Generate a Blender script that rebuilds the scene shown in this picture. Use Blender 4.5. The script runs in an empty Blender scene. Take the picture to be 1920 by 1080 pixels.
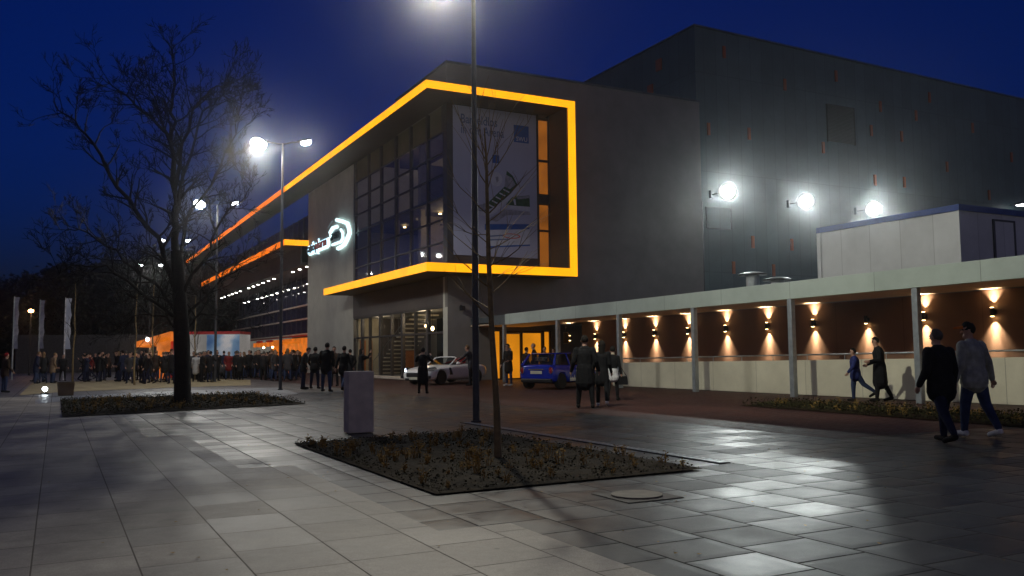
import bpy, math, random
import numpy as np
from mathutils import Vector, Matrix
random.seed(7)
D = bpy.data
SC = bpy.context.scene
COL = SC.collection
R = math.radians

# ------------------------------------------------------------------ camera model
F, PIT, ROLL, YAW, CH = 1632.77, .07587, -.0099856, -.4813159, 1.38
_cp, _sp = math.cos(PIT), math.sin(PIT)
_fw = np.array([0, _cp, _sp]); _u0 = np.array([0, -_sp, _cp]); _r0 = np.array([1., 0, 0])
_r = math.cos(ROLL)*_r0 + math.sin(ROLL)*_u0
_u = -math.sin(ROLL)*_r0 + math.cos(ROLL)*_u0
_C = np.array([0, 0, CH])
def ray(x, y): return _r*(x-960)/F + _u*(540-y)/F + _fw
def gp(x, y, z=0.0):                      # a place on the ground, read off the photograph
    d = ray(x, y); return _C + d*((z-CH)/d[2])
def atY(x, y, Y):
    d = ray(x, y); return _C + d*(Y/d[1])
_d1 = np.array([math.sin(YAW), math.cos(YAW), 0]); _d2 = np.array([math.cos(YAW), -math.sin(YAW), 0])
_O = gp(840, 714); _O[2] = 0
A = -YAW
def site(s, t, z=0.0):                    # building axes: s along the entrance front, t along the long wing
    w = _O + _d2*s + _d1*t; return Vector((w[0], w[1], z))
def loc(p):
    q = np.array(p)-_O; return (float(q@_d2), float(q@_d1), float(p[2]))
def gl(x, y): return loc(gp(x, y))[:2]
def onS(x, y, s):
    d = ray(x, y); k = (s-(_C-_O)@_d2)/(d@_d2); return loc(_C+d*k)
def onT(x, y, t):
    d = ray(x, y); k = (t-(_C-_O)@_d1)/(d@_d1); return loc(_C+d*k)

# ------------------------------------------------------------------ materials
def newmat(name):
    m = D.materials.new(name); m.use_nodes = True
    nt = m.node_tree; b = nt.nodes['Principled BSDF']
    return m, nt, b
def lk(nt, a, b): nt.links.new(a, b)
def pm(name, col, rough=.6, var=.25, scale=2.5, bump=.0, bscale=40, metal=0, coat=0, spec=.5, detail=5):
    m, nt, b = newmat(name)
    b.inputs['Roughness'].default_value = rough; b.inputs['Metallic'].default_value = metal
    b.inputs['Coat Weight'].default_value = coat; b.inputs['Specular IOR Level'].default_value = spec
    tc = nt.nodes.new('ShaderNodeTexCoord')
    n = nt.nodes.new('ShaderNodeTexNoise'); n.inputs['Scale'].default_value = scale; n.inputs['Detail'].default_value = detail
    lk(nt, tc.outputs['Object'], n.inputs['Vector'])
    r = nt.nodes.new('ShaderNodeValToRGB')
    r.color_ramp.elements[0].position = .3; r.color_ramp.elements[1].position = .7
    r.color_ramp.elements[0].color = tuple(c*(1-var) for c in col)+(1,)
    r.color_ramp.elements[1].color = tuple(min(1, c*(1+var)) for c in col)+(1,)
    lk(nt, n.outputs['Fac'], r.inputs['Fac']); lk(nt, r.outputs['Color'], b.inputs['Base Color'])
    if bump:
        n2 = nt.nodes.new('ShaderNodeTexNoise'); n2.inputs['Scale'].default_value = bscale; n2.inputs['Detail'].default_value = 4
        lk(nt, tc.outputs['Object'], n2.inputs['Vector'])
        bp = nt.nodes.new('ShaderNodeBump'); bp.inputs['Strength'].default_value = bump; bp.inputs['Distance'].default_value = .02
        lk(nt, n2.outputs['Fac'], bp.inputs['Height']); lk(nt, bp.outputs['Normal'], b.inputs['Normal'])
    return m
def em(name, col, strength, var=0, scale=3):
    m, nt, b = newmat(name)
    b.inputs['Base Color'].default_value = (.02, .02, .02, 1)
    b.inputs['Emission Color'].default_value = tuple(col)+(1,)
    b.inputs['Emission Strength'].default_value = strength
    if var:
        tc = nt.nodes.new('ShaderNodeTexCoord'); n = nt.nodes.new('ShaderNodeTexNoise'); n.inputs['Scale'].default_value = scale
        lk(nt, tc.outputs['Object'], n.inputs['Vector'])
        mr = nt.nodes.new('ShaderNodeMapRange')
        mr.inputs['From Min'].default_value = .3; mr.inputs['From Max'].default_value = .7
        mr.inputs['To Min'].default_value = strength*(1-var); mr.inputs['To Max'].default_value = strength*(1+var)
        lk(nt, n.outputs['Fac'], mr.inputs['Value']); lk(nt, mr.outputs['Result'], b.inputs['Emission Strength'])
    return m
def paving(name, c1, c2, mort, row=.64, width=.7, off=.37, rlo=.3, rhi=.5, mdark=.012, voff=(0, 0), bump=.5, spec=.5, cushion=.25):
    m, nt, b = newmat(name)
    N = nt.nodes.new
    tc = N('ShaderNodeTexCoord'); sx = N('ShaderNodeSeparateXYZ'); cb = N('ShaderNodeCombineXYZ')
    lk(nt, tc.outputs['Object'], sx.inputs[0])
    a1 = N('ShaderNodeMath'); a1.inputs[1].default_value = 200+voff[1]; lk(nt, sx.outputs['Y'], a1.inputs[0])
    a2 = N('ShaderNodeMath'); a2.inputs[1].default_value = row*400+voff[0]; lk(nt, sx.outputs['X'], a2.inputs[0])
    # rows of slabs run along the wing; every row is shifted by its own amount
    dv = N('ShaderNodeMath'); dv.operation = 'DIVIDE'; dv.inputs[1].default_value = row; lk(nt, a2.outputs[0], dv.inputs[0])
    fl = N('ShaderNodeMath'); fl.operation = 'FLOOR'; lk(nt, dv.outputs[0], fl.inputs[0])
    wn = N('ShaderNodeTexWhiteNoise'); wn.noise_dimensions = '1D'; lk(nt, fl.outputs[0], wn.inputs['W'])
    mm = N('ShaderNodeMath'); mm.operation = 'MULTIPLY_ADD'; mm.inputs[1].default_value = width; lk(nt, wn.outputs['Value'], mm.inputs[0]); lk(nt, a1.outputs[0], mm.inputs[2])
    lk(nt, mm.outputs[0], cb.inputs['X']); lk(nt, a2.outputs[0], cb.inputs['Y'])
    def brick(ms, sm):
        br = N('ShaderNodeTexBrick'); br.offset = 0; br.squash = 1
        br.inputs['Color1'].default_value = (0, 0, 0, 1); br.inputs['Color2'].default_value = (1, 1, 1, 1); br.inputs['Mortar'].default_value = (.5, .5, .5, 1)
        br.inputs['Scale'].default_value = 1; br.inputs['Mortar Size'].default_value = ms; br.inputs['Mortar Smooth'].default_value = sm
        br.inputs['Brick Width'].default_value = width; br.inputs['Row Height'].default_value = row
        lk(nt, cb.outputs[0], br.inputs['Vector']); return br
    br = brick(mdark, .2); bs = brick(.10, 1.0)
    n = N('ShaderNodeTexNoise'); n.inputs['Scale'].default_value = 1.3; n.inputs['Detail'].default_value = 8; n.inputs['Roughness'].default_value = .7
    lk(nt, tc.outputs['Object'], n.inputs['Vector'])
    n3 = N('ShaderNodeTexNoise'); n3.inputs['Scale'].default_value = 120; n3.inputs['Detail'].default_value = 3
    lk(nt, tc.outputs['Object'], n3.inputs['Vector'])
    mx = N('ShaderNodeMix'); mx.data_type = 'RGBA'; mx.inputs[6].default_value = tuple(c1)+(1,); mx.inputs[7].default_value = tuple(c2)+(1,)
    lk(nt, br.outputs['Color'], mx.inputs[0])
    mu = N('ShaderNodeMix'); mu.data_type = 'RGBA'; mu.blend_type = 'MULTIPLY'; mu.inputs[0].default_value = 1
    rp = N('ShaderNodeValToRGB'); rp.color_ramp.elements[0].position = .3; rp.color_ramp.elements[0].color = (.45, .44, .43, 1); rp.color_ramp.elements[1].position = .72; rp.color_ramp.elements[1].color = (1.15, 1.15, 1.15, 1)
    lk(nt, n.outputs['Fac'], rp.inputs['Fac']); lk(nt, mx.outputs[2], mu.inputs[6]); lk(nt, rp.outputs['Color'], mu.inputs[7])
    mu2 = N('ShaderNodeMix'); mu2.data_type = 'RGBA'; mu2.blend_type = 'MULTIPLY'; mu2.inputs[0].default_value = 1
    rp2 = N('ShaderNodeValToRGB'); rp2.color_ramp.elements[0].position = .35; rp2.color_ramp.elements[0].color = (.8, .8, .8, 1); rp2.color_ramp.elements[1].position = .65; rp2.color_ramp.elements[1].color = (1.1, 1.1, 1.1, 1)
    lk(nt, n3.outputs['Fac'], rp2.inputs['Fac']); lk(nt, mu.outputs[2], mu2.inputs[6]); lk(nt, rp2.outputs['Color'], mu2.inputs[7])
    mj = N('ShaderNodeMix'); mj.data_type = 'RGBA'; mj.inputs[7].default_value = tuple(mort)+(1,)
    lk(nt, br.outputs['Fac'], mj.inputs[0]); lk(nt, mu2.outputs[2], mj.inputs[6]); lk(nt, mj.outputs[2], b.inputs['Base Color'])
    n4 = N('ShaderNodeTexNoise'); n4.inputs['Scale'].default_value = .32; n4.inputs['Detail'].default_value = 6; n4.inputs['Roughness'].default_value = .62; n4.inputs['Distortion'].default_value = .6
    lk(nt, tc.outputs['Object'], n4.inputs['Vector'])
    rp4 = N('ShaderNodeValToRGB'); rp4.color_ramp.elements[0].position = .36; rp4.color_ramp.elements[0].color = (.62, .62, .62, 1); rp4.color_ramp.elements[1].position = .6; rp4.color_ramp.elements[1].color = (1.06, 1.05, 1.04, 1); lk(nt, n4.outputs['Fac'], rp4.inputs['Fac'])
    vo = N('ShaderNodeTexVoronoi'); vo.inputs['Scale'].default_value = 2.1; vo.inputs['Randomness'].default_value = 1; lk(nt, tc.outputs['Object'], vo.inputs['Vector'])
    rv = N('ShaderNodeValToRGB'); rv.color_ramp.elements[0].position = .035; rv.color_ramp.elements[0].color = (.45, .44, .42, 1); rv.color_ramp.elements[1].position = .06; rv.color_ramp.elements[1].color = (1, 1, 1, 1); lk(nt, vo.outputs['Distance'], rv.inputs['Fac'])
    m4 = N('ShaderNodeMix'); m4.data_type = 'RGBA'; m4.blend_type = 'MULTIPLY'; m4.inputs[0].default_value = 1; lk(nt, mu2.outputs[2], m4.inputs[6]); lk(nt, rp4.outputs['Color'], m4.inputs[7])
    m5 = N('ShaderNodeMix'); m5.data_type = 'RGBA'; m5.blend_type = 'MULTIPLY'; m5.inputs[0].default_value = 1; lk(nt, m4.outputs[2], m5.inputs[6]); lk(nt, rv.outputs['Color'], m5.inputs[7]); lk(nt, m5.outputs[2], mj.inputs[6])
    # damp: the roughness varies from slab to slab and in patches
    mr = N('ShaderNodeMapRange'); mr.inputs['To Min'].default_value = rlo; mr.inputs['To Max'].default_value = rhi
    av = N('ShaderNodeMix'); av.data_type = 'FLOAT'; av.inputs[0].default_value = .5
    sc = N('ShaderNodeSeparateColor'); lk(nt, br.outputs['Color'], sc.inputs[0])
    mrn = N('ShaderNodeMapRange'); mrn.inputs['From Min'].default_value = .3; mrn.inputs['From Max'].default_value = .7; lk(nt, n.outputs['Fac'], mrn.inputs['Value'])
    lk(nt, sc.outputs[0], av.inputs[2]); lk(nt, mrn.outputs['Result'], av.inputs[3]); lk(nt, av.outputs[0], mr.inputs['Value'])
    rj = N('ShaderNodeMix'); rj.data_type = 'FLOAT'; rj.inputs[3].default_value = .95; lk(nt, br.outputs['Fac'], rj.inputs[0]); lk(nt, mr.outputs['Result'], rj.inputs[2]); lk(nt, rj.outputs[0], b.inputs['Roughness'])
    b.inputs['Specular IOR Level'].default_value = spec
    h1 = N('ShaderNodeMath'); h1.operation = 'MULTIPLY'; h1.inputs[1].default_value = -cushion; lk(nt, bs.outputs['Fac'], h1.inputs[0])
    h2 = N('ShaderNodeMath'); h2.operation = 'MULTIPLY_ADD'; h2.inputs[1].default_value = -1; lk(nt, br.outputs['Fac'], h2.inputs[0]); lk(nt, h1.outputs[0], h2.inputs[2])
    h3 = N('ShaderNodeMath'); h3.operation = 'MULTIPLY_ADD'; h3.inputs[1].default_value = .12; lk(nt, n3.outputs['Fac'], h3.inputs[0]); lk(nt, h2.outputs[0], h3.inputs[2])
    bp = N('ShaderNodeBump'); bp.inputs['Strength'].default_value = bump; bp.inputs['Distance'].default_value = .012
    lk(nt, h3.outputs[0], bp.inputs['Height']); lk(nt, bp.outputs['Normal'], b.inputs['Normal'])
    return m
def panelmat(name, col, pw, ph, rough=.55, joint=.012, jdark=.35, var=.12, horiz=True):
    """plaster or sheet cladding with thin panel joints, in object axes (s or t along, z up)"""
    m, nt, b = newmat(name); N = nt.nodes.new
    b.inputs['Roughness'].default_value = rough
    tc = N('ShaderNodeTexCoord'); sx = N('ShaderNodeSeparateXYZ'); cb = N('ShaderNodeCombineXYZ')
    lk(nt, tc.outputs['Object'], sx.inputs[0])
    ad = N('ShaderNodeMath'); lk(nt, sx.outputs['X'], ad.inputs[0]); lk(nt, sx.outputs['Y'], ad.inputs[1])
    a2 = N('ShaderNodeMath'); a2.inputs[1].default_value = 300; lk(nt, ad.outputs[0], a2.inputs[0])
    lk(nt, a2.outputs[0], cb.inputs['X']); lk(nt, sx.outputs['Z'], cb.inputs['Y'])
    br = N('ShaderNodeTexBrick'); br.offset = 0
    br.inputs['Color1'].default_value = tuple(c*(1-var) for c in col)+(1,); br.inputs['Color2'].default_value = tuple(min(1, c*(1+var)) for c in col)+(1,)
    br.inputs['Mortar'].default_value = tuple(c*jdark for c in col)+(1,)
    br.inputs['Scale'].default_value = 1; br.inputs['Mortar Size'].default_value = joint; br.inputs['Brick Width'].default_value = pw; br.inputs['Row Height'].default_value = ph
    lk(nt, cb.outputs[0], br.inputs['Vector'])
    n = N('ShaderNodeTexNoise'); n.inputs['Scale'].default_value = .6; n.inputs['Detail'].default_value = 8; n.inputs['Roughness'].default_value = .65
    lk(nt, tc.outputs['Object'], n.inputs['Vector'])
    rp = N('ShaderNodeValToRGB'); rp.color_ramp.elements[0].position = .3; rp.color_ramp.elements[0].color = (.8, .8, .8, 1); rp.color_ramp.elements[1].position = .7; rp.color_ramp.elements[1].color = (1.08, 1.08, 1.08, 1)
    lk(nt, n.outputs['Fac'], rp.inputs['Fac'])
    mu = N('ShaderNodeMix'); mu.data_type = 'RGBA'; mu.blend_type = 'MULTIPLY'; mu.inputs[0].default_value = 1
    lk(nt, br.outputs['Color'], mu.inputs[6]); lk(nt, rp.outputs['Color'], mu.inputs[7]); lk(nt, mu.outputs[2], b.inputs['Base Color'])
    n2 = N('ShaderNodeTexNoise'); n2.inputs['Scale'].default_value = 30; lk(nt, tc.outputs['Object'], n2.inputs['Vector'])
    bp = N('ShaderNodeBump'); bp.inputs['Strength'].default_value = .25; bp.inputs['Distance'].default_value = .01
    lk(nt, n2.outputs['Fac'], bp.inputs['Height']); lk(nt, bp.outputs['Normal'], b.inputs['Normal'])
    return m
def glassmat(name, tint=(.02, .025, .035), alpha=.45, rough=.04):
    m, nt, b = newmat(name); N = nt.nodes.new
    b.inputs['Base Color'].default_value = tint+(1,); b.inputs['Roughness'].default_value = rough
    b.inputs['Specular IOR Level'].default_value = .8; b.inputs['Alpha'].default_value = alpha
    tc = N('ShaderNodeTexCoord'); n = N('ShaderNodeTexNoise'); n.inputs['Scale'].default_value = .35
    lk(nt, tc.outputs['Object'], n.inputs['Vector'])
    bp = N('ShaderNodeBump'); bp.inputs['Strength'].default_value = .04; bp.inputs['Distance'].default_value = .2
    lk(nt, n.outputs['Fac'], bp.inputs['Height']); lk(nt, bp.outputs['Normal'], b.inputs['Normal'])
    return m
def objcol(name, rough=.8, var=.3):
    m, nt, b = newmat(name); N = nt.nodes.new
    oi = N('ShaderNodeObjectInfo'); tc = N('ShaderNodeTexCoord'); n = N('ShaderNodeTexNoise'); n.inputs['Scale'].default_value = 8
    lk(nt, tc.outputs['Object'], n.inputs['Vector'])
    rp = N('ShaderNodeValToRGB'); rp.color_ramp.elements[0].color = (1-var,)*3+(1,); rp.color_ramp.elements[1].color = (1+var,)*3+(1,)
    lk(nt, n.outputs['Fac'], rp.inputs['Fac'])
    mu = N('ShaderNodeMix'); mu.data_type = 'RGBA'; mu.blend_type = 'MULTIPLY'; mu.inputs[0].default_value = 1
    lk(nt, oi.outputs['Color'], mu.inputs[6]); lk(nt, rp.outputs['Color'], mu.inputs[7]); lk(nt, mu.outputs[2], b.inputs['Base Color'])
    b.inputs['Roughness'].default_value = rough; b.inputs['Specular IOR Level'].default_value = .25
    return m

M = {}
M['beige'] = paving('beige_slabs', (.30, .275, .235), (.42, .385, .325), (.10, .085, .07), width=.72, rlo=.48, rhi=.70, mdark=.006, voff=(.09, 0), bump=.4, spec=.32)
M['dark'] = paving('anthracite_slabs', (.022, .025, .029), (.044, .048, .054), (.004, .004, .005), width=.55, rlo=.28, rhi=.62, mdark=.011, voff=(.09, .2), bump=.55, spec=.31, cushion=.5)
M['red'] = paving('red_brick_paving', (.070, .027, .022), (.105, .040, .032), (.02, .012, .01), row=.12, width=.24, rlo=.5, rhi=.7, mdark=.008, bump=.4, spec=.3)
M['base'] = paving('grey_paving', (.10, .095, .09), (.14, .13, .12), (.03, .03, .03), width=.6, rlo=.4, rhi=.6, voff=(.09, 0))
M['strip'] = paving('pale_blue_slabs', (.22, .24, .26), (.30, .32, .34), (.05, .05, .06), width=.6, rlo=.35, rhi=.55, voff=(.09, 0))
M['sand'] = pm('sand_surface', (.30, .24, .13), .85, .25, 1.5, .4, 60)
M['soil'] = pm('soil', (.018, .012, .006), .95, .5, 6, 1.0, 25, spec=.1)
M['plaster'] = panelmat('pale_render', (.56, .55, .48), 50, 50, .75)
M['plaster2'] = panelmat('grey_render', (.225, .212, .20), 60, 60, .8, var=.03)
M['dkpanel'] = panelmat('dark_cladding', (.075, .062, .062), 3.0, 50, .6)
M['soffit'] = panelmat('soffit_panels', (.06, .045, .036), 2.4, 2.4, .6)
M['hall'] = panelmat('hall_metal_cladding', (.075, .118, .125), 1.0, 6.5, .5, joint=.014, jdark=.5, var=.10)
M['slot'] = pm('orange_slot_panel', (.30, .085, .025), .5, .15)
M['louvre'] = pm('louvre_metal', (.035, .03, .022), .6, .2, 8)
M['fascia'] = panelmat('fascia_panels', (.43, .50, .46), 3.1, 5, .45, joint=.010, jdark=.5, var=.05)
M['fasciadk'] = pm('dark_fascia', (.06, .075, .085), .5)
M['ceil'] = pm('canopy_ceiling', (.55, .42, .30), .7, .1)
M['brown'] = panelmat('brown_cladding', (.225, .128, .085), 2.6, 5, .6, joint=.008, jdark=.6, var=.08)
M['lowwall'] = panelmat('pale_concrete', (.68, .64, .50), 2.2, 5, .7, joint=.010, jdark=.55, var=.05)
M['steel'] = pm('galvanised_steel', (.33, .36, .38), .42, .15, 6, metal=.6)
M['polepaint'] = pm('dark_pole_paint', (.06, .062, .07), .55, .2, 4, spec=.3)
M['black'] = pm('black_metal', (.015, .015, .017), .45, .3)
M['mull'] = pm('mullion_metal', (.07, .07, .075), .4, .15, 3, metal=.5)
M['rail'] = pm('pale_rail', (.75, .66, .56), .4, .15)
M['glass'] = glassmat('sky_tinted_glass', (.022, .045, .20), .55, .03)  # blue base colour stands for the sky reflected in the panes
M['gglass'] = glassmat('clear_glass', (.02, .025, .02), .28, .03)
M['carglass'] = glassmat('car_glass', (.012, .016, .018), .6, .03)
M['spandrel'] = pm('frosted_pane', (.13, .115, .07), .5, .25, .5)
M['strip_em'] = em('yellow_light_strip', (1, .37, .002), 1.5, .10, .7)
M['strip_em2'] = em('orange_light_strip', (1, .19, .002), 1.1, .25, .9)
M['doorglow'] = em('orange_glow_glass', (1, .34, .01), .62, .2, .6)
M['winglow'] = em('orange_window', (1, .30, .03), .22, .45, .5)
M['lamp'] = em('white_lamp', (.86, .95, 1), 60)
M['lampbig'] = em('bright_lamp', (.9, .97, 1), 110)
M['lampbig2'] = em('bright_lamp_far', (.88, .94, 1), 110)
M['lampfar'] = em('white_lamp_far', (.9, .97, 1), 14)
M['flood'] = em('floodlight_glass', (.92, 1, .95), 150)
def bloomlens(name, col, r_in, r_out, s_in, s_out):  # glow fades towards the rim, imitating camera bloom round the lamp
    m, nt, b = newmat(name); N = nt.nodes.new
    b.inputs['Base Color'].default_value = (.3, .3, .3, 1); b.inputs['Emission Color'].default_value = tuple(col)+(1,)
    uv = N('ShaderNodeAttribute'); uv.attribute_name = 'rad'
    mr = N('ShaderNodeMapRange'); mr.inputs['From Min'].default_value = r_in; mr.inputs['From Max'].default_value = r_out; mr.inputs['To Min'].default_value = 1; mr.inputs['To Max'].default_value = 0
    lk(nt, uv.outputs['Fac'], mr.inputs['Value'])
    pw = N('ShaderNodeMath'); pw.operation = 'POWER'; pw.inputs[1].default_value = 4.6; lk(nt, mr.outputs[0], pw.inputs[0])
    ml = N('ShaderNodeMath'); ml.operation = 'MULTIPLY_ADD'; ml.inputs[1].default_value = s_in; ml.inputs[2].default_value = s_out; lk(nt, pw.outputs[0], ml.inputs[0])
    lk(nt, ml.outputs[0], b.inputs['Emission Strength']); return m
M['flood'] = bloomlens('floodlight_glass', (.92, 1, .95), .10, .60, 420, .12)
M['warm'] = em('warm_lamp', (1, .66, .28), 30)
M['down'] = em('downlight', (1, .95, .85), 22)
M['neon'] = em('white_neon', (.66, .95, 1), 1.7)
M['neonback'] = em('sign_backlight', (.50, .82, 1), 2.6)
M['sodium'] = em('sodium_lamp', (1, .5, .18), 18)
M['signdark'] = pm('sign_letter_dark', (.03, .04, .05), .5)
M['signred'] = pm('sign_letter_red', (.30, .03, .025), .5)
M['signgrey'] = pm('sign_panel', (.5, .55, .58), .5)
M['ban_w'] = pm('banner_white', (.40, .43, .58), .7, .06, .5)
M['ban_b'] = pm('banner_blue', (.03, .10, .36), .7, .1)
M['ban_d'] = pm('banner_text_blue', (.10, .15, .30), .7, .1)
M['ban_g'] = pm('banner_green', (.035, .09, .05), .7, .35, 6)
M['ban_l'] = pm('banner_pale', (.50, .53, .62), .7, .1)
M['ban_s'] = pm('banner_grey', (.28, .29, .36), .7, .3, 4)
M['ban_r'] = pm('banner_red', (.55, .10, .08), .7, .1)
M['cont'] = panelmat('white_site_cladding', (.55, .56, .58), 1.15, 6, .5, joint=.012, jdark=.7, var=.05)
M['contblue'] = pm('blue_trim', (.02, .05, .22), .4, .2)
M['concrete'] = pm('block_concrete', (.62, .54, .45), .75, .18, 5, .4, 50)
M['concrete_frame'] = pm('manhole_frame', (.035, .03, .026), .8)
M['lid'] = pm('manhole_lid', (.14, .125, .10), .8, .25, 6)
M['planterbox'] = pm('planter_wood', (.16, .10, .05), .8)
M['bark'] = pm('bark', (.013, .0095, .006), .9, .4, 12, .8, 30)
M['barkpale'] = pm('young_bark', (.19, .135, .06), .85, .3, 12, .4, 40)
M['twig'] = pm('twigs', (.008, .007, .006), .9, .3)
M['leaf'] = pm('ground_cover_leaf', (.045, .042, .018), .9, .6, 30, spec=.1)
M['dry'] = pm('dry_stems', (.30, .19, .055), .9, .5, 20, spec=.1)
M['foliage'] = pm('dark_foliage', (.010, .013, .010), .9, .5, 4)
M['cream'] = pm('cream_interior', (.5, .45, .33), .7, .1)
M['stairw'] = pm('stair_tread', (.6, .55, .43), .6, .1)
M['orangepanel'] = pm('orange_interior_panel', (.55, .19, .05), .6, .15)
M['redpanel'] = pm('red_object', (.5, .03, .02), .5, .15)
M['grey'] = pm('mid_grey', (.22, .22, .21), .7)
M['tentor'] = em('self_lit_orange_canvas', (1, .22, .01), .55, .35, 1.2)  # canvas glows by itself, standing for lamplight on it
M['tentred'] = pm('red_trim', (.5, .03, .03), .6, .15)
M['tentwh'] = em('self_lit_white_panel', (.9, .85, .8), .19, .3, .6)  # panel glows by itself, standing for light falling on the trailer
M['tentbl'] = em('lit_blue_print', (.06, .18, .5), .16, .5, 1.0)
def printmat():
    m, nt, b = newmat('self_lit_print'); N = nt.nodes.new
    tc = N('ShaderNodeTexCoord'); n = N('ShaderNodeTexNoise'); n.inputs['Scale'].default_value = .55; n.inputs['Detail'].default_value = 3; lk(nt, tc.outputs['Object'], n.inputs['Vector'])
    r = N('ShaderNodeValToRGB'); e = r.color_ramp.elements; e[0].position = .32; e[0].color = (.05, .15, .38, 1); e[1].position = .62; e[1].color = (.8, .8, .82, 1); k = e.new(.5); k.color = (.25, .42, .62, 1)
    lk(nt, n.outputs['Fac'], r.inputs['Fac']); lk(nt, r.outputs['Color'], b.inputs['Base Color']); lk(nt, r.outputs['Color'], b.inputs['Emission Color']); b.inputs['Emission Strength'].default_value = .13; return m  # the print glows by itself too, as if lamplit
M['print'] = printmat()
M['curtain'] = em('self_lit_curtain', (.8, .76, .66), .14, .3, 1)  # cloth glows by itself, standing for light on it
M['white_paint'] = pm('white_car_paint', (.84, .84, .82), .28, .04, 2, coat=.6)
M['blue_paint'] = pm('blue_car_paint', (.002, .024, .40), .25, .08, 2, coat=.7)
M['tyre'] = pm('tyre', (.012, .012, .012), .8)
M['rim'] = pm('rim_metal', (.35, .35, .36), .3, .1, metal=.8)
M['rimdark'] = pm('rim_dark', (.09, .035, .035), .35, .2, metal=.4)
M['chrome'] = pm('chrome', (.6, .62, .65), .12, .05, metal=1)
M['redlens'] = pm('red_lens', (.35, .01, .015), .15, .1, coat=.5)
M['plate'] = pm('plate', (.62, .62, .5), .5, .08)
M['decal'] = pm('white_decal', (.68, .7, .68), .5, .05)
M['daylamp'] = em('car_lamp', (.6, .75, 1), 9)
M['skin'] = pm('skin', (.42, .24, .17), .55, .12)
M['ground_cl'] = pm('mud', (.06, .05, .04), .9)
for n, c in dict(black=(.010, .010, .012), navy=(.014, .018, .045), jeans=(.03, .045, .10), brown=(.045, .028, .02), olive=(.30, .31, .27), darkbrown=(.025, .016, .013),
                 white=(.6, .6, .62), cream=(.42, .36, .27), red=(.25, .015, .02), hairdark=(.014, .011, .009), hairgrey=(.09, .08, .07), hairfair=(.20, .12, .06), blue=(.022, .03, .12), shoedark=(.012, .011, .011), shoewhite=(.6, .6, .58), orange=(.5, .14, .02), greydk=(.05, .05, .055), pink=(.6, .08, .25)).items():
    M['c_'+n] = pm('cloth_'+n, c, .85, .35, 7, .9, 9, spec=.2)
M['c_obj'] = objcol('cloth_any')

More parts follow.
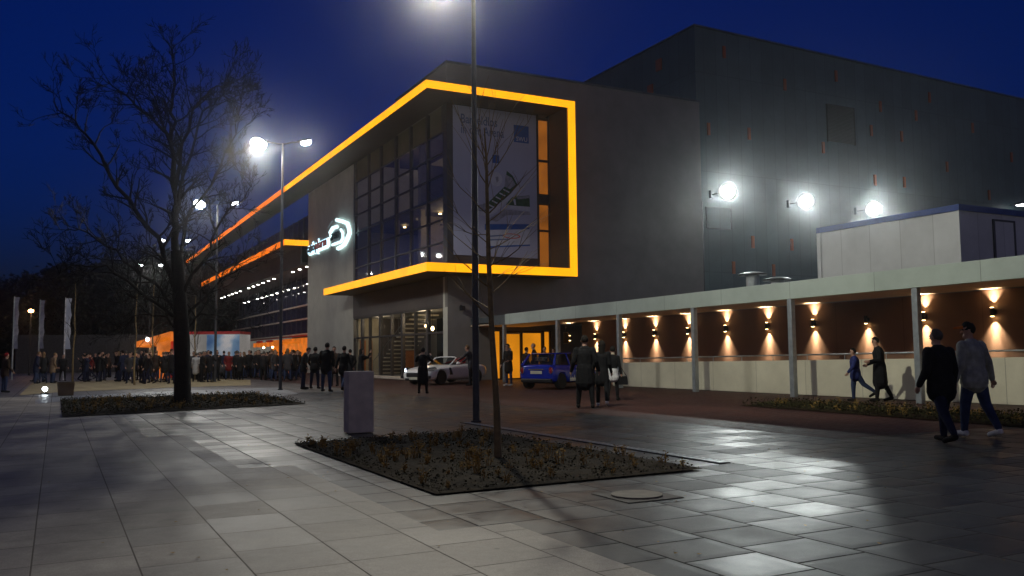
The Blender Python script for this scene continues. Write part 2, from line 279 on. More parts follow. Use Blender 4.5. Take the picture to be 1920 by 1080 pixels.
# ------------------------------------------------------------------ mesh building
class MB:
    def __init__(s): s.v = []; s.f = []
    def add(s, vs, fs):
        n = len(s.v); s.v += [tuple(map(float, q)) for q in vs]; s.f += [tuple(i+n for i in f) for f in fs]; return s
    def box(s, x0, x1, y0, y1, z0, z1):
        vs = [(x, y, z) for z in (z0, z1) for y in (y0, y1) for x in (x0, x1)]
        return s.add(vs, [(0, 2, 3, 1), (4, 5, 7, 6), (0, 1, 5, 4), (2, 6, 7, 3), (0, 4, 6, 2), (1, 3, 7, 5)])
    def hexa(s, b, t):
        return s.add(list(b)+list(t), [(3, 2, 1, 0), (4, 5, 6, 7), (0, 1, 5, 4), (1, 2, 6, 5), (2, 3, 7, 6), (3, 0, 4, 7)])
    def quad(s, a, b, c, d): return s.add([a, b, c, d], [(0, 1, 2, 3)])
    def prism(s, poly, z0, z1):
        n = len(poly)
        return s.add([(x, y, z0) for x, y in poly]+[(x, y, z1) for x, y in poly],
                     [tuple(range(n-1, -1, -1)), tuple(range(n, 2*n))]+[(i, (i+1) % n, n+(i+1) % n, n+i) for i in range(n)])
    def extr(s, poly3, d):
        n = len(poly3); d = Vector(d)
        return s.add([Vector(p) for p in poly3]+[Vector(p)+d for p in poly3],
                     [tuple(range(n-1, -1, -1)), tuple(range(n, 2*n))]+[(i, (i+1) % n, n+(i+1) % n, n+i) for i in range(n)])
    def tube(s, pts, rad, n=8, cap=True):
        pts = [Vector(p) for p in pts]
        if not hasattr(rad, '__len__'): rad = [rad]*len(pts)
        vs = []; fs = []; prev = None
        for i, p in enumerate(pts):
            a = pts[max(0, i-1)]; b = pts[min(len(pts)-1, i+1)]; d = (b-a)
            if d.length < 1e-9: d = Vector((0, 0, 1))
            d.normalize()
            if prev is None:
                u = d.orthogonal().normalized()
            else:
                u = (prev - d*prev.dot(d));
                u = u.normalized() if u.length > 1e-6 else d.orthogonal().normalized()
            prev = u; w = d.cross(u)
            for k in range(n):
                an = 2*math.pi*k/n; vs.append(p+(u*math.cos(an)+w*math.sin(an))*rad[i])
        for i in range(len(pts)-1):
            for k in range(n):
                fs.append((i*n+k, i*n+(k+1) % n, (i+1)*n+(k+1) % n, (i+1)*n+k))
        if cap:
            fs.append(tuple(range(n-1, -1, -1))); fs.append(tuple((len(pts)-1)*n+k for k in range(n)))
        return s.add(vs, fs)
    def lathe(s, prof, c=(0, 0, 0), n=16, axis='z', cap=True):
        vs = []; fs = []
        for r, h in prof:
            for k in range(n):
                a = 2*math.pi*k/n; x, y = r*math.cos(a), r*math.sin(a)
                q = {'z': (x, y, h), 'y': (x, h, -y), 'x': (h, x, y)}[axis]
                vs.append((q[0]+c[0], q[1]+c[1], q[2]+c[2]))
        for i in range(len(prof)-1):
            for k in range(n): fs.append((i*n+k, i*n+(k+1) % n, (i+1)*n+(k+1) % n, (i+1)*n+k))
        if cap: fs.append(tuple(range(n-1, -1, -1))); fs.append(tuple((len(prof)-1)*n+k for k in range(n)))
        return s.add(vs, fs)
    def ell(s, c, r, n=10, m=7, rot=None):
        vs = []; fs = []; c = Vector(c)
        for i in range(m+1):
            ph = -math.pi/2+math.pi*i/m
            for k in range(n):
                a = 2*math.pi*k/n
                q = Vector((r[0]*math.cos(ph)*math.cos(a), r[1]*math.cos(ph)*math.sin(a), r[2]*math.sin(ph)))
                if rot: q = rot @ q
                vs.append(c+q)
        for i in range(m):
            for k in range(n): fs.append((i*n+k, i*n+(k+1) % n, (i+1)*n+(k+1) % n, (i+1)*n+k))
        return s.add(vs, fs)
    def mesh(s, name, off=(0, 0, 0)):
        me = D.meshes.new(name)
        me.from_pydata([(a-off[0], b-off[1], c-off[2]) for a, b, c in s.v], [], s.f); me.update()
        return me

def tag(o, label=None, cat=None, group=None, kind=None):
    if label: o['label'] = label
    if cat: o['category'] = cat
    if group: o['group'] = group
    if kind: o['kind'] = kind
    return o
class Thing:
    """an Empty at the thing's base; parts are built in site axes (or in the thing's own axes when own=True)"""
    def __init__(s, name, label, cat, at, group=None, rot=None, own=False):
        o = D.objects.new(name, None); COL.objects.link(o); o.empty_display_size = .2
        s.o = o; s.own = own
        if own: o.location = Vector(at); s.org = (0, 0, 0); o.rotation_euler = (0, 0, rot or 0)
        else: o.location = site(*at); s.org = tuple(at) if len(at) == 3 else (at[0], at[1], 0); o.rotation_euler = (0, 0, A)
        tag(o, label, cat, group)
    def part(s, name, mb, mat, parent=None, label=None, smooth=False, bevel=0, sub=0):
        return mkobj(name, mb.mesh(name, s.org), mat, parent or s.o, smooth, bevel, sub, label)
def mkobj(name, me, mat, parent=None, smooth=False, bevel=0, sub=0, label=None):
    if mat is not None:
        me.materials.clear() if False else None
        for m in (mat if isinstance(mat, (list, tuple)) else [mat]): me.materials.append(M[m] if isinstance(m, str) else m)
    o = D.objects.new(name, me); COL.objects.link(o)
    if parent: o.parent = parent
    if smooth: me.polygons.foreach_set('use_smooth', [True]*len(me.polygons))
    if bevel:
        b = o.modifiers.new('bevel', 'BEVEL'); b.width = bevel; b.segments = 2; b.limit_method = 'ANGLE'
    if sub:
        b = o.modifiers.new('sub', 'SUBSURF'); b.levels = sub; b.render_levels = sub
    if label: o['label'] = label
    return o
def structure(name, mb, mat, at=(0, 0, 0), rotA=True):
    o = mkobj(name, mb.mesh(name, at), mat); o.location = site(*at); o.rotation_euler = (0, 0, A if rotA else 0)
    o['kind'] = 'structure'; return o
def bake(o):
    """apply the modifiers of an object, keeping one mesh"""
    dg = bpy.context.evaluated_depsgraph_get(); dg.update()
    me = D.meshes.new_from_object(o.evaluated_get(dg)); o.modifiers.clear(); o.data = me; return o
def copy_tree(o, parent=None):
    c = o.copy(); COL.objects.link(c)
    if parent: c.parent = parent
    for ch in list(o.children): copy_tree(ch, c)
    return c
def text_mesh(txt, size, extrude=.01, bold=0):
    cu = D.curves.new('txt', 'FONT'); cu.body = txt; cu.size = size; cu.extrude = extrude; cu.offset = bold; cu.resolution_u = 3
    o = D.objects.new('txt', cu); COL.objects.link(o)
    dg = bpy.context.evaluated_depsgraph_get(); dg.update()
    me = D.meshes.new_from_object(o.evaluated_get(dg))
    D.objects.remove(o); D.curves.remove(cu)
    mb = MB(); mb.v = [tuple(v.co) for v in me.vertices]; mb.f = [tuple(p.vertices) for p in me.polygons]
    D.meshes.remove(me); return mb
def lamp(name, kind, loc_, power, col, parent=None, **k):
    l = D.lights.new(name, kind); l.energy = power; l.color = col
    o = D.objects.new(name, l); COL.objects.link(o); o.location = loc_
    for a, v in k.items():
        if a == 'aim': o.rotation_euler = Vector(v).to_track_quat('-Z', 'Y').to_euler()
        else: setattr(l, a, v)
    if parent: o.parent = parent
    return o

# ================================================================== GROUND
def poly_ground(name, pts, mat, z):
    c = (sum(p[0] for p in pts)/len(pts), sum(p[1] for p in pts)/len(pts))
    a = sum(pts[i][0]*pts[(i+1) % len(pts)][1]-pts[(i+1) % len(pts)][0]*pts[i][1] for i in range(len(pts)))
    if a < 0: pts = pts[::-1]
    mb = MB(); mb.add([(x, y, z) for x, y in pts], [tuple(range(len(pts)))])
    return structure(name, mb, mat, (0, 0, 0))
Z0 = -.016
mb = MB(); g = 230
mb.add([(-g, -g, Z0), (g, -g, Z0), (g, g, Z0), (-g, g, Z0)], [(0, 1, 2, 3)])
structure('ground', mb, 'base')
# anthracite slabs, their stepped edge against the pale plaza, and the brick paving in front of the hall
T1, T2, T3 = -26.2, -31.6, -36.45
poly_ground('slab_pavement', [(-17.09, -20.2), (-17.09, T1), (-16.45, T1), (-16.45, T2), (-15.81, T2), (-15.81, T3), (-15.17, T3), (-15.17, -60), (30, -60), (30, -33), (-7.55, -33), (-7.55, -9), (-12.0, -9), (-12.0, -17.5), (-14.3, -18.4)], 'dark', -.012)
poly_ground('plaza', [(-70, -80), (-15.17, -80), (-15.17, T3), (-15.81, T3), (-15.81, T2), (-16.45, T2), (-16.45, T1), (-17.09, T1), (-17.09, -18.5), (-18.38, -18.5), (-18.38, -9.8), (-19.2, -6.5), (-22, -5.0), (-70, -5.0)], 'beige', -.012)
poly_ground('brick_pavement', [(-7.55, -33), (4.4, -33), (4.4, 0), (0, 0), (0, 30), (-7.55, 30)], 'red', -.008)
poly_ground('slab_path', [gl(66, 757), gl(113, 752), gl(470, 739), gl(520, 743), gl(560, 737), gl(520, 726), gl(340, 732), gl(112, 743), gl(66, 749)], 'strip', -.008)
poly_ground('gravel_path', [gl(36, 741), gl(112, 735), gl(330, 726), gl(470, 722), gl(470, 712), gl(330, 708), gl(60, 718)], 'sand', -.004)

# drain channel
t = Thing('drain_channel', 'narrow dark drain channel set flush in the paving beside the bed of the young tree', 'drain', (-11.08, -31, 0))
mb = MB(); mb.box(-11.17, -10.99, -34.4, -26.5, -.012, .001); t.part('channel', mb, 'black')
mb = MB()
for i in range(60):
    y = -34.35+i*.13; mb.box(-11.16, -11.0, y, y+.07, .001, .006)
t.part('grating', mb, 'steel')
# manhole
t = Thing('manhole_cover', 'square manhole frame with a pale round lid set in the dark slabs', 'manhole cover', (-13.48, -35.87, 0))
mb = MB(); mb.box(-13.80, -13.16, -36.19, -35.55, -.011, -.004); t.part('frame', mb, 'concrete_frame')
mb = MB(); mb.lathe([(.25, -.01), (.25, .010), (.235, .012)], (-13.48, -35.87, 0), 32); t.part('lid', mb, 'lid')

# ================================================================== PLANTING BEDS
def leaf_cloud(mb, pts_in, n, h, size, rng):
    (p0, p1, p2, p3) = pts_in
    for i in range(n):
        u, v = rng.random(), rng.random()
        x = (p0[0]*(1-u)+p1[0]*u)*(1-v)+(p3[0]*(1-u)+p2[0]*u)*v
        y = (p0[1]*(1-u)+p1[1]*u)*(1-v)+(p3[1]*(1-u)+p2[1]*u)*v
        z = abs(rng.gauss(0, .5))*h
        a = rng.uniform(0, 6.28); ti = rng.uniform(-.9, .9); l = size*rng.uniform(.6, 1.5)
        d = Vector((math.cos(a), math.sin(a), ti)).normalized(); w = d.orthogonal().normalized()
        w.rotate(Matrix.Rotation(rng.uniform(0, 6.28), 3, d)); w *= l*.3
        p = Vector((x, y, z)); mb.add([p, p+d*l*.5+w, p+d*l, p+d*l*.5-w], [(0, 1, 2, 3)])
def stem_tuft(rng, h, n):
    mb = MB()
    for i in range(n):
        a = rng.uniform(0, 6.28); r = rng.uniform(0, .05); l = h*rng.uniform(.5, 1.1); sp = rng.uniform(.02, .28)
        p = Vector((r*math.cos(a), r*math.sin(a), 0)); q = p+Vector((math.cos(a)*sp*l, math.sin(a)*sp*l, l))
        m_ = (p+q)/2+Vector((rng.uniform(-.02, .02), rng.uniform(-.02, .02), .02))
        mb.tube([p, m_, q], [.006, .005, .002], 4, cap=False)
        for k in range(4):
            u = rng.uniform(.35, 1); c = p.lerp(q, u); b = rng.uniform(0, 6.28); w = .009
            d = Vector((math.cos(b), math.sin(b), rng.uniform(-.2, .8)))*rng.uniform(.03, .06); e = d.orthogonal().normalized()*w
            mb.add([c, c+d*.5+e, c+d, c+d*.5-e], [(0, 1, 2, 3)])
    return mb
tufts = [stem_tuft(random.Random(40+i), h, n) .mesh('dry_stalks') for i, (h, n) in enumerate([(.15, 6), (.20, 7), (.12, 6), (.24, 5), (.17, 8)])]
for me in tufts: me.materials.append(M['dry'])
def bed(quad, nleaf, h, size, ntuft, group, label, seed, edge_bias=False):
    rng = random.Random(seed)
    mb = MB(); k = 14
    vs = []; fs = []
    for j in range(k+1):
        for i in range(k+1):
            u, v = i/k, j/k
            x = (quad[0][0]*(1-u)+quad[1][0]*u)*(1-v)+(quad[3][0]*(1-u)+quad[2][0]*u)*v
            y = (quad[0][1]*(1-u)+quad[1][1]*u)*(1-v)+(quad[3][1]*(1-u)+quad[2][1]*u)*v
            vs.append((x, y, .008+(rng.uniform(.0, .05) if 0 < i < k and 0 < j < k else 0)))
    for j in range(k):
        for i in range(k): fs.append((j*(k+1)+i, j*(k+1)+i+1, (j+1)*(k+1)+i+1, (j+1)*(k+1)+i))
    mb.add(vs, fs); structure('soil', mb, 'soil')
    mb = MB(); leaf_cloud(mb, quad, nleaf, h, size, rng)
    o = mkobj('ground_cover', mb.mesh('ground_cover'), 'leaf'); o.location = site(0, 0, .02); o.rotation_euler = (0, 0, A)
    tag(o, label, 'ground cover', kind='stuff')
    for i in range(ntuft):
        u, v = rng.uniform(.03, .97), rng.uniform(.03, .97)
        x = (quad[0][0]*(1-u)+quad[1][0]*u)*(1-v)+(quad[3][0]*(1-u)+quad[2][0]*u)*v
        y = (quad[0][1]*(1-u)+quad[1][1]*u)*(1-v)+(quad[3][1]*(1-u)+quad[2][1]*u)*v
        o = D.objects.new('dry_plant', rng.choice(tufts)); COL.objects.link(o)
        o.location = site(x, y, .02); o.rotation_euler = (0, 0, rng.uniform(0, 6.28)); f = rng.uniform(.55, 1.05); o.scale = (f, f, f)
        tag(o, group[1], 'plant', group[0])
bed([(-15.17, -34.85), (-11.72, -34.75), (-11.68, -28.45), (-15.17, -28.95)], 6500, .035, .03, 115, ('dry plants in the bed of the young tree', 'tuft of dry brown stalks growing in the bed around the young tree'), 'low dark leafy ground cover in the bed around the young tree', 1)
bed([(-18.38, -19.6), (-12.02, -17.5), (-12.02, -9.3), (-18.38, -9.8)], 11000, .11, .045, 130, ('dry plants in the bed of the large tree', 'tuft of dry brown stalks growing in the bed under the large bare tree'), 'low dark leafy ground cover in the bed under the large bare tree', 2)
bed([(-3.4, -34.5), (-.9, -34.5), (-.6, -25.2), (-2.9, -25.6)], 6500, .12, .05, 60, ('dry plants in the bed along the canopy', 'tuft of brownish stalks growing in the bed along the covered walkway'), 'low olive leafy ground cover in the bed along the covered walkway', 3)

rng = random.Random(31); mb = MB()
for i in range(260):
    x, y = rng.uniform(-20, -8), rng.uniform(-41, -20)
    if -15.2 < x < -11.6 and -34.9 < y < -28.4: continue
    a = rng.uniform(0, 6.28); l = rng.uniform(.018, .04); d = Vector((math.cos(a), math.sin(a), 0)); e = Vector((-d.y, d.x, 0))*.5; p = Vector((x, y, -.004))
    mb.add([p, p+d*l*.5+e*l+Vector((0, 0, .006)), p+d*l, p+d*l*.5-e*l+Vector((0, 0, .003))], [(0, 1, 2, 3)])
lo_ = mkobj('fallen_leaves', mb.mesh('fallen_leaves'), 'dry'); lo_.location = site(0, 0, 0); lo_.rotation_euler = (0, 0, A)
tag(lo_, 'scattered fallen leaves and crumbs lying on the paving', 'leaves', kind='stuff')
# concrete block by the bed
b0 = gp(679, 812)
t = Thing('concrete_pillar', 'plain square concrete pillar standing alone on the paving', 'pillar', (loc(b0)[0], loc(b0)[1]+.2, 0))
s0, t0 = loc(b0)[0], loc(b0)[1]+.2
mb = MB(); mb.box(s0-.235, s0+.235, t0-.16, t0+.16, 0, 1.10); t.part('shaft', mb, 'concrete', bevel=.012)

# ================================================================== LOBBY BUILDING
P = 2.0            # overhang of the lit frame
lob = Thing('lobby_building', 'tall grey entrance building with a projecting frame outlined in yellow light', 'building', (0, 0, 0))
ZT, ZP = 15.53, 17.35
# main mass: wall right of the frame, wall below, corner pillar; open (glazed) box behind the frame
mb = MB()
mb.box(6.42, 17.58, 0, 8, 2.68, ZP)                       # tall wall right of the glazing
mb.box(6.42, 17.58, 0, 8, 0, 2.68)
mb.box(0, 2.68, 0, .35, 0, 5.64)                         # wall right of the corner pillar
mb.box(2.68, 6.42, 0, .35, 2.68, 5.64)                   # wall above the doors
mb.box(0, 6.42, 0, 8, 15.14+.02, ZP)                       # attic
lob.part('wall', mb, 'plaster2')
mb = MB(); mb.box(-.06, 17.62, -.06, 8.06, ZP, ZP+.12); lob.part('parapet', mb, 'fasciadk')
mb = MB(); mb.box(-.003, .35, .003, .62, 0, 3.95); mb.box(-.003, .35, .35, .62, 3.95, 5.6); lob.part('corner_pillar', mb, 'plaster')
mb = MB(); mb.box(0, .3, .62, 16.88, 4.03, 5.64); lob.part('dark_fascia', mb, 'dkpanel')
mb = MB(); mb.box(0, 6.4, 16.88, 29.55, 0, 15.1); lob.part('pale_wall', mb, 'plaster', label='pale rendered wall block carrying the lit sign')
mb = MB(); mb.box(.02, 6.4, 8, 29.5, 15.16, ZP-.6); lob.part('attic', mb, 'dkpanel')
# frame slabs
def slab(z0, z1, tl):
    m_ = MB(); m_.box(-P+.05, 6.9, -P+.05, 0, z0, z1); m_.box(-P+.05, 0, 0, tl, z0, z1); return m_
mb = slab(15.14, ZT, 105); mb.box(-P+.05, 6.9, -P+.05, 0, ZT, ZT+.05); o_top = lob.part('roof_slab', mb, 'soffit')
mb = slab(5.64, 6.06, 17.2); o_bot = lob.part('floor_slab', mb, 'soffit')
mb = MB(); mb.box(6.42, 6.9, -P+.05, 0, 6.06, 15.14); o_fin = lob.part('side_fin', mb, 'soffit')
# light strips (boxes with their own depth on the slab edges)
mb = MB(); mb.box(-P, 6.96, -P-.03, -P+.05, 15.14, ZT); mb.box(-P-.03, -P+.05, -P-.03, 29.4, 15.14, ZT)
lob.part('light_strip', mb, 'strip_em', o_top)
mb = MB(); mb.box(-P-.03, -P+.05, 29.4, 105, 15.14, ZT); lob.part('light_strip', mb, 'strip_em2', o_top, label='orange light strip of the roof edge seen through branches')
mb = MB(); mb.box(-P, 6.96, -P-.03, -P+.05, 5.64, 6.08); mb.box(-P-.03, -P+.05, -P-.03, 17.22, 5.64, 6.08)
lob.part('light_strip', mb, 'strip_em', o_bot)
mb = MB(); mb.box(6.52, 6.96, -P-.03, -P+.05, 6.08, 15.14); lob.part('light_strip', mb, 'strip_em', o_fin)
# upper corner glazing
cols = [.56, 2.92, 5.62, 8.2, 11.04, 13.58, 16.5]
rows = [6.06, 7.55, 8.8, 10.05, 11.3, 12.5, 13.7, 15.14]
gl_ = MB()
for i in range(len(cols)-1):
    for j in range(len(rows)-2):
        dx = random.uniform(-.008, .008)
        gl_.quad((.10+dx, cols[i], rows[j]), (.10, cols[i], rows[j+1]), (.10+dx, cols[i+1], rows[j+1]), (.10, cols[i+1], rows[j]))
og = lob.part('glazing', gl_, 'glass')
mb = MB()
for i in range(len(cols)-1): mb.quad((.10, cols[i]+.25, rows[-2]), (.10, cols[i]+.25, rows[-1]), (.10, cols[i+1]-.25, rows[-1]), (.10, cols[i+1]-.25, rows[-2]))
lob.part('frosted_pane', mb, 'spandrel', og)
mb = MB()
for c in cols[1:-1]: mb.box(.0, .2, c-.07, c+.07, 6.06, 15.14)
mb.box(0, .2, 16.5, 16.87, 6.06, 15.14)
for r_ in rows[1:-1]: mb.box(.03, .17, .56, 16.5, r_-.04, r_+.04)
for i in range(len(cols)-1):
    mb.box(.05, .16, cols[i]+.07, cols[i]+.32, 13.74, 15.14)
lob.part('mullions', mb, 'mull', og)
mb = MB(); mb.box(0, .35, 0.003, .56, 6.06, 15.14); lob.part('corner_post', mb, 'mull')
mb = MB(); mb.box(.35, 5.66, .06, .3, 6.06, 15.14); lob.part('front_wall', mb, 'dkpanel')
mb = MB()
for z0, z1 in ((12.55, 14.85), (10.55, 12.4), (8.45, 9.9), (6.3, 8.35)): mb.quad((5.72, .12, z0), (6.38, .12, z0), (6.38, .12, z1), (5.72, .12, z1))
ow = lob.part('window', mb, 'winglow', label='tall narrow window glowing orange beside the banner')
mb = MB(); mb.box(5.66, 5.73, .02, .2, 6.06, 15.14); mb.box(6.36, 6.42, .02, .2, 6.06, 15.14)
for z in (14.9, 12.45, 10.2, 8.4): mb.box(5.73, 6.36, .03, .17, z-.06, z+.06)
mb.box(5.73, 6.36, .04, .16, 9.95, 10.5)
lob.part('frame', mb, 'mull', ow)
# interior of the upper storeys
mb = MB(); mb.box(.3, 6.4, .4, 16.8, 5.7, 6.02); mb.box(.5, 6.4, .4, 16.8, 10.2, 10.4); lob.part('floor', mb, 'grey')
mb = MB(); mb.box(5.0, 5.2, .4, 16.8, 6.1, 15.1); mb.box(1.6, 4.6, 8.2, 8.4, 6.1, 13.5); lob.part('inner_wall', mb, 'cream')
mb = MB(); mb.box(.8, 1.1, 5.9, 6.15, 6.1, 15); mb.box(.9, 1.2, 10.6, 10.85, 6.1, 15); lob.part('inner_column', mb, 'cream')
mb = MB()
for i in range(10): mb.box(1.2, 2.6, 1.2+i*.30, 1.5+i*.30, 6.4+i*.32, 6.47+i*.32)
lob.part('upper_stairs', mb, 'stairw')
mb = MB()
for y, z in ((2.5, 10.05), (6.2, 10.05), (9.6, 10.05), (12.4, 10.05), (4, 14.7), (9.3, 14.7), (13.8, 14.7)): mb.lathe([(.09, z-.02), (.09, z+.03)], (2.2, y, 0), 10)
lob.part('ceiling_lamp', mb, 'warm')
lamp('upper_interior_light', 'POINT', (2.5, 5.0, 9.2), 60, (1, .75, .45), lob.o, shadow_soft_size=.3)
lamp('upper_interior_light', 'POINT', (2.5, 11.5, 13.5), 60, (1, .75, .45), lob.o, shadow_soft_size=.3)
# ground floor glazing, doors and stair hall
gcols = [.66, 3.0, 5.0, 7.1, 9.1, 11.2, 13.4, 15.0, 16.85]
mb = MB()
for i in range(len(gcols)-1): mb.quad((.12, gcols[i], .05), (.12, gcols[i], 4.03), (.12, gcols[i+1], 4.03), (.12, gcols[i+1], .05))
og = lob.part('shop_glazing', mb, 'gglass')
mb = MB()
for i, c in enumerate(gcols): mb.box(.04, .22, c-.06, c+(.22 if i % 2 else .07), 0, 4.03)
mb.box(.05, .2, .66, 16.85, 2.55, 2.66); mb.box(.05, .2, .66, 16.85, 0, .12); mb.box(.04, .22, .66, 16.85, 3.93, 4.03)
lob.part('mullions', mb, 'mull', og)
mb = MB(); mb.box(5.6, 5.8, .4, 13.2, 0, 4.0); lob.part('back_wall', mb, 'dkpanel')
mb = MB(); mb.box(1.85, 5.8, 16.6, 16.8, 0, 4.0); lob.part('back_wall', mb, 'dkpanel')
mb = MB(); mb.box(.3, 1.85, 16.58, 16.8, 0, 4.0); lob.part('end_wall', mb, 'cream')
mb = MB(); mb.box(.42, .82, 16.5, 16.58, .05, 2.45); mb.box(1.05, 1.3, 16.5, 16.58, .05, 2.45); lob.part('inner_door', mb, 'orangepanel')
mb = MB(); mb.box(-1.1, -.004, 1.0, 16.86, 0, .11); lob.part('doorstep', mb, 'concrete', bevel=.01)
mb = MB(); mb.box(.32, 6.3, .62, 16.8, 4.05, 4.25); lob.part('lobby_ceiling', mb, 'grey')
mb = MB(); mb.box(.3, 6.3, .62, 16.8, -.01, .015); lob.part('lobby_floor', mb, 'grey')
mb = MB()
def pxs(x, y, s): return onS(x, y, s)
_a, _b = onS(704, 690, 1.2), onS(772, 592, 1.2)
NS = 15
for i in range(NS):
    u = i/(NS-1); y0 = _a[1]+(_b[1]-_a[1])*u; z0 = .12+(_b[2]-.12)*u
    mb.box(1.1, 2.9, y0-.34, y0, z0, z0+.085)
ost = lob.part('staircase', mb, 'stairw')
mb = MB(); mb.tube([(1.06, _a[1], 1.0), (1.06, _b[1], min(3.95, _b[2]+1.0))], .025, 6)
for i in range(8):
    u = i/7; yy = _a[1]+(_b[1]-_a[1])*u; zz = .1+(_b[2]-.1)*u; mb.tube([(1.06, yy, zz), (1.06, yy, min(3.95, zz+.95))], .012, 5)
lob.part('railing', mb, 'steel', ost)
mb = MB(); mb.box(2.3, 2.95, 12.4, 12.5, .02, 1.7); lob.part('orange_panel', mb, 'orangepanel')
mb = MB(); mb.box(2.9, 3.1, 12.9, 14.0, .05, 2.5); mb.box(2.5, 2.6, 8.8, 9.6, .05, 2.4); lob.part('partition', mb, 'mull')
cords = MB(); mb = MB()
for x_, y_, r_ in ((811, 616, .13), (798, 611, .08)):
    q_ = onS(x_, y_, 1.2); mb.ell(q_, (r_*.7, r_*.7, r_)); cords.tube([q_, (q_[0], q_[1], 4.05)], .01, 5)
plo = lob.part('pendant_lamp', mb, 'warm', smooth=True); lob.part('cord', cords, 'black', plo)
lamp('lobby_light', 'POINT', (1.0, 6.0, 3.6), 70, (1, .78, .5), lob.o, shadow_soft_size=.3)
lamp('lobby_light', 'POINT', (1.0, 14.0, 3.6), 55, (1, .78, .5), lob.o, shadow_soft_size=.3)
# entrance doors glowing orange
mb = MB()
for x0, x1, z1 in ((2.78, 3.15, 2.64), (3.40, 4.42, 2.5), (4.58, 5.78, 2.55), (5.98, 6.3, 2.62)): mb.box(x0, x1, .14, .17, .06, z1)
od = lob.part('entrance_door', mb, 'doorglow', label='row of entrance doors glowing orange')
mb = MB()
for x0, x1 in ((2.68, 2.78), (3.15, 3.40), (4.42, 4.58), (5.78, 5.98), (6.3, 6.42)): mb.box(x0, x1, .05, .28, 0, 2.68)
mb.box(2.78, 6.3, .06, .27, 2.64, 2.68); mb.box(3.40, 5.78, .06, .27, 2.56, 2.64); mb.box(2.78, 6.3, .06, .26, -.01, .06)
lob.part('door_frame', mb, 'black', od)
lamp('door_light', 'AREA', (4.4, -.15, 1.6), 9, (1, .42, .08), lob.o, shape='RECTANGLE', size=3.2, size_y=2.0, aim=(0, -1, -.1))
# facade spotlight box on the pale pillar wall
t = Thing('wall_spotlight', 'small dark spotlight fixed high on the pale wall left of the lamp post', 'spotlight', (.75, -.2, 3.9))
mb = MB(); mb.box(.72, .78, -.14, 0, 3.95, 4.05); t.part('bracket', mb, 'black')
mb = MB(); mb.box(.62, .88, -.36, -.14, 3.75, 4.0); t.part('housing', mb, 'black', bevel=.02)

# ---- lit sign
def S(u, v, s):                                   # spot on the sign, from the photograph's enlargement
    return onS(570+u/12, 400+v/12, s)
sg = Thing('illuminated_sign', 'white lit sign reading ratiopharm arena with a bright polygon ring on the pale wall', 'sign', (0, 23, 10))
def ring(pts, r): 
    m_ = MB(); m_.tube([S(u, v, -.16) for u, v in pts], r, 6); return m_
sg.part('outer_ring', ring([(740, 150), (860, 180), (975, 225), (1010, 330), (1025, 440), (980, 560), (910, 700), (840, 755), (765, 790)], .16), 'neon', smooth=False)
sg.part('inner_ring', ring([(620, 530), (590, 430), (650, 330), (740, 300)], .15), 'neon')
sg.part('inner_ring', ring([(830, 365), (872, 440), (875, 560), (830, 640), (720, 680), (640, 710)], .11), 'neon')
mb = MB()
for a, b in (((720, 180), (725, 290)), ((930, 290), (870, 380)), ((920, 500), (990, 460)), ((640, 170), (590, 230)), ((590, 230), (545, 330))): mb.tube([S(*a, -.1), S(*b, -.1)], .05, 5)
sg.part('spoke', mb, 'signgrey')
mb = MB(); pts = [S(u, v, -.06) for u, v in [(640, 560), (655, 430), (740, 345), (820, 385), (840, 480), (830, 600), (720, 660), (640, 690)]]
mb.extr(pts, (-.03, 0, 0)); sg.part('back_panel', mb, 'signgrey')
def wall_text(txt, pa, pb, size, s, mat, name, extr=.04, bold=0):
    """letters on the wall s=const; run from pa to pb (t,z), reading left to right as seen from the plaza"""
    m_ = text_mesh(txt, 1, extr, bold)
    x0 = min(v[0] for v in m_.v); x1 = max(v[0] for v in m_.v)
    (ta, za), (tb, zb) = pa, pb
    m_.v = [(s-v[2], ta+(tb-ta)*(v[0]-x0)/(x1-x0), za+(zb-za)*(v[0]-x0)/(x1-x0)+v[1]*size) for v in m_.v]
    m_.f = [f[::-1] for f in m_.f]
    return sg.part(name, m_, mat)
a0 = S(105, 900, 0)[1:]; a1 = S(540, 715, 0)[1:]
def lerp2(p, q, k): return (p[0]+(q[0]-p[0])*k, p[1]+(q[1]-p[1])*k)
wall_text('ratiopharm', lerp2(a0, a1, 0), (a1[0], a0[1]-.02), 1.12, -.05, 'neonback', 'letter_halo', .01, .075)
wall_text('ratio', (a0[0], a0[1]), (a0[0]+(a1[0]-a0[0])*.40, a0[1]), 1.05, -.14, 'signdark', 'letters')
wall_text('pharm', (a0[0]+(a1[0]-a0[0])*.44, a0[1]), (a1[0]-.0, a0[1]), 1.05, -.14, 'signred', 'letters')
b0_ = S(640, 640, 0)[1:]; b1_ = S(835, 560, 0)[1:]
wall_text('arena', (b0_[0], b0_[1]+.05), (b1_[0], b0_[1]+.05), 1.15, -.16, 'signdark', 'letters')
mb = MB(); p_, q_ = S(562, 545, -.1), S(562, 745, -.1); mb.box(-.2, -.06, p_[1]-.16, p_[1]+.16, q_[2], p_[2]); sg.part('light_bar', mb, 'neon')
mb = MB(); mb.tube([S(130, 935, -.1), S(255, 880, -.1)], .09, 6); mb.tube([S(320, 915, -.1), S(320, 840, -.1), S(540, 755, -.1)], .10, 6); sg.part('light_bar', mb, 'neon')

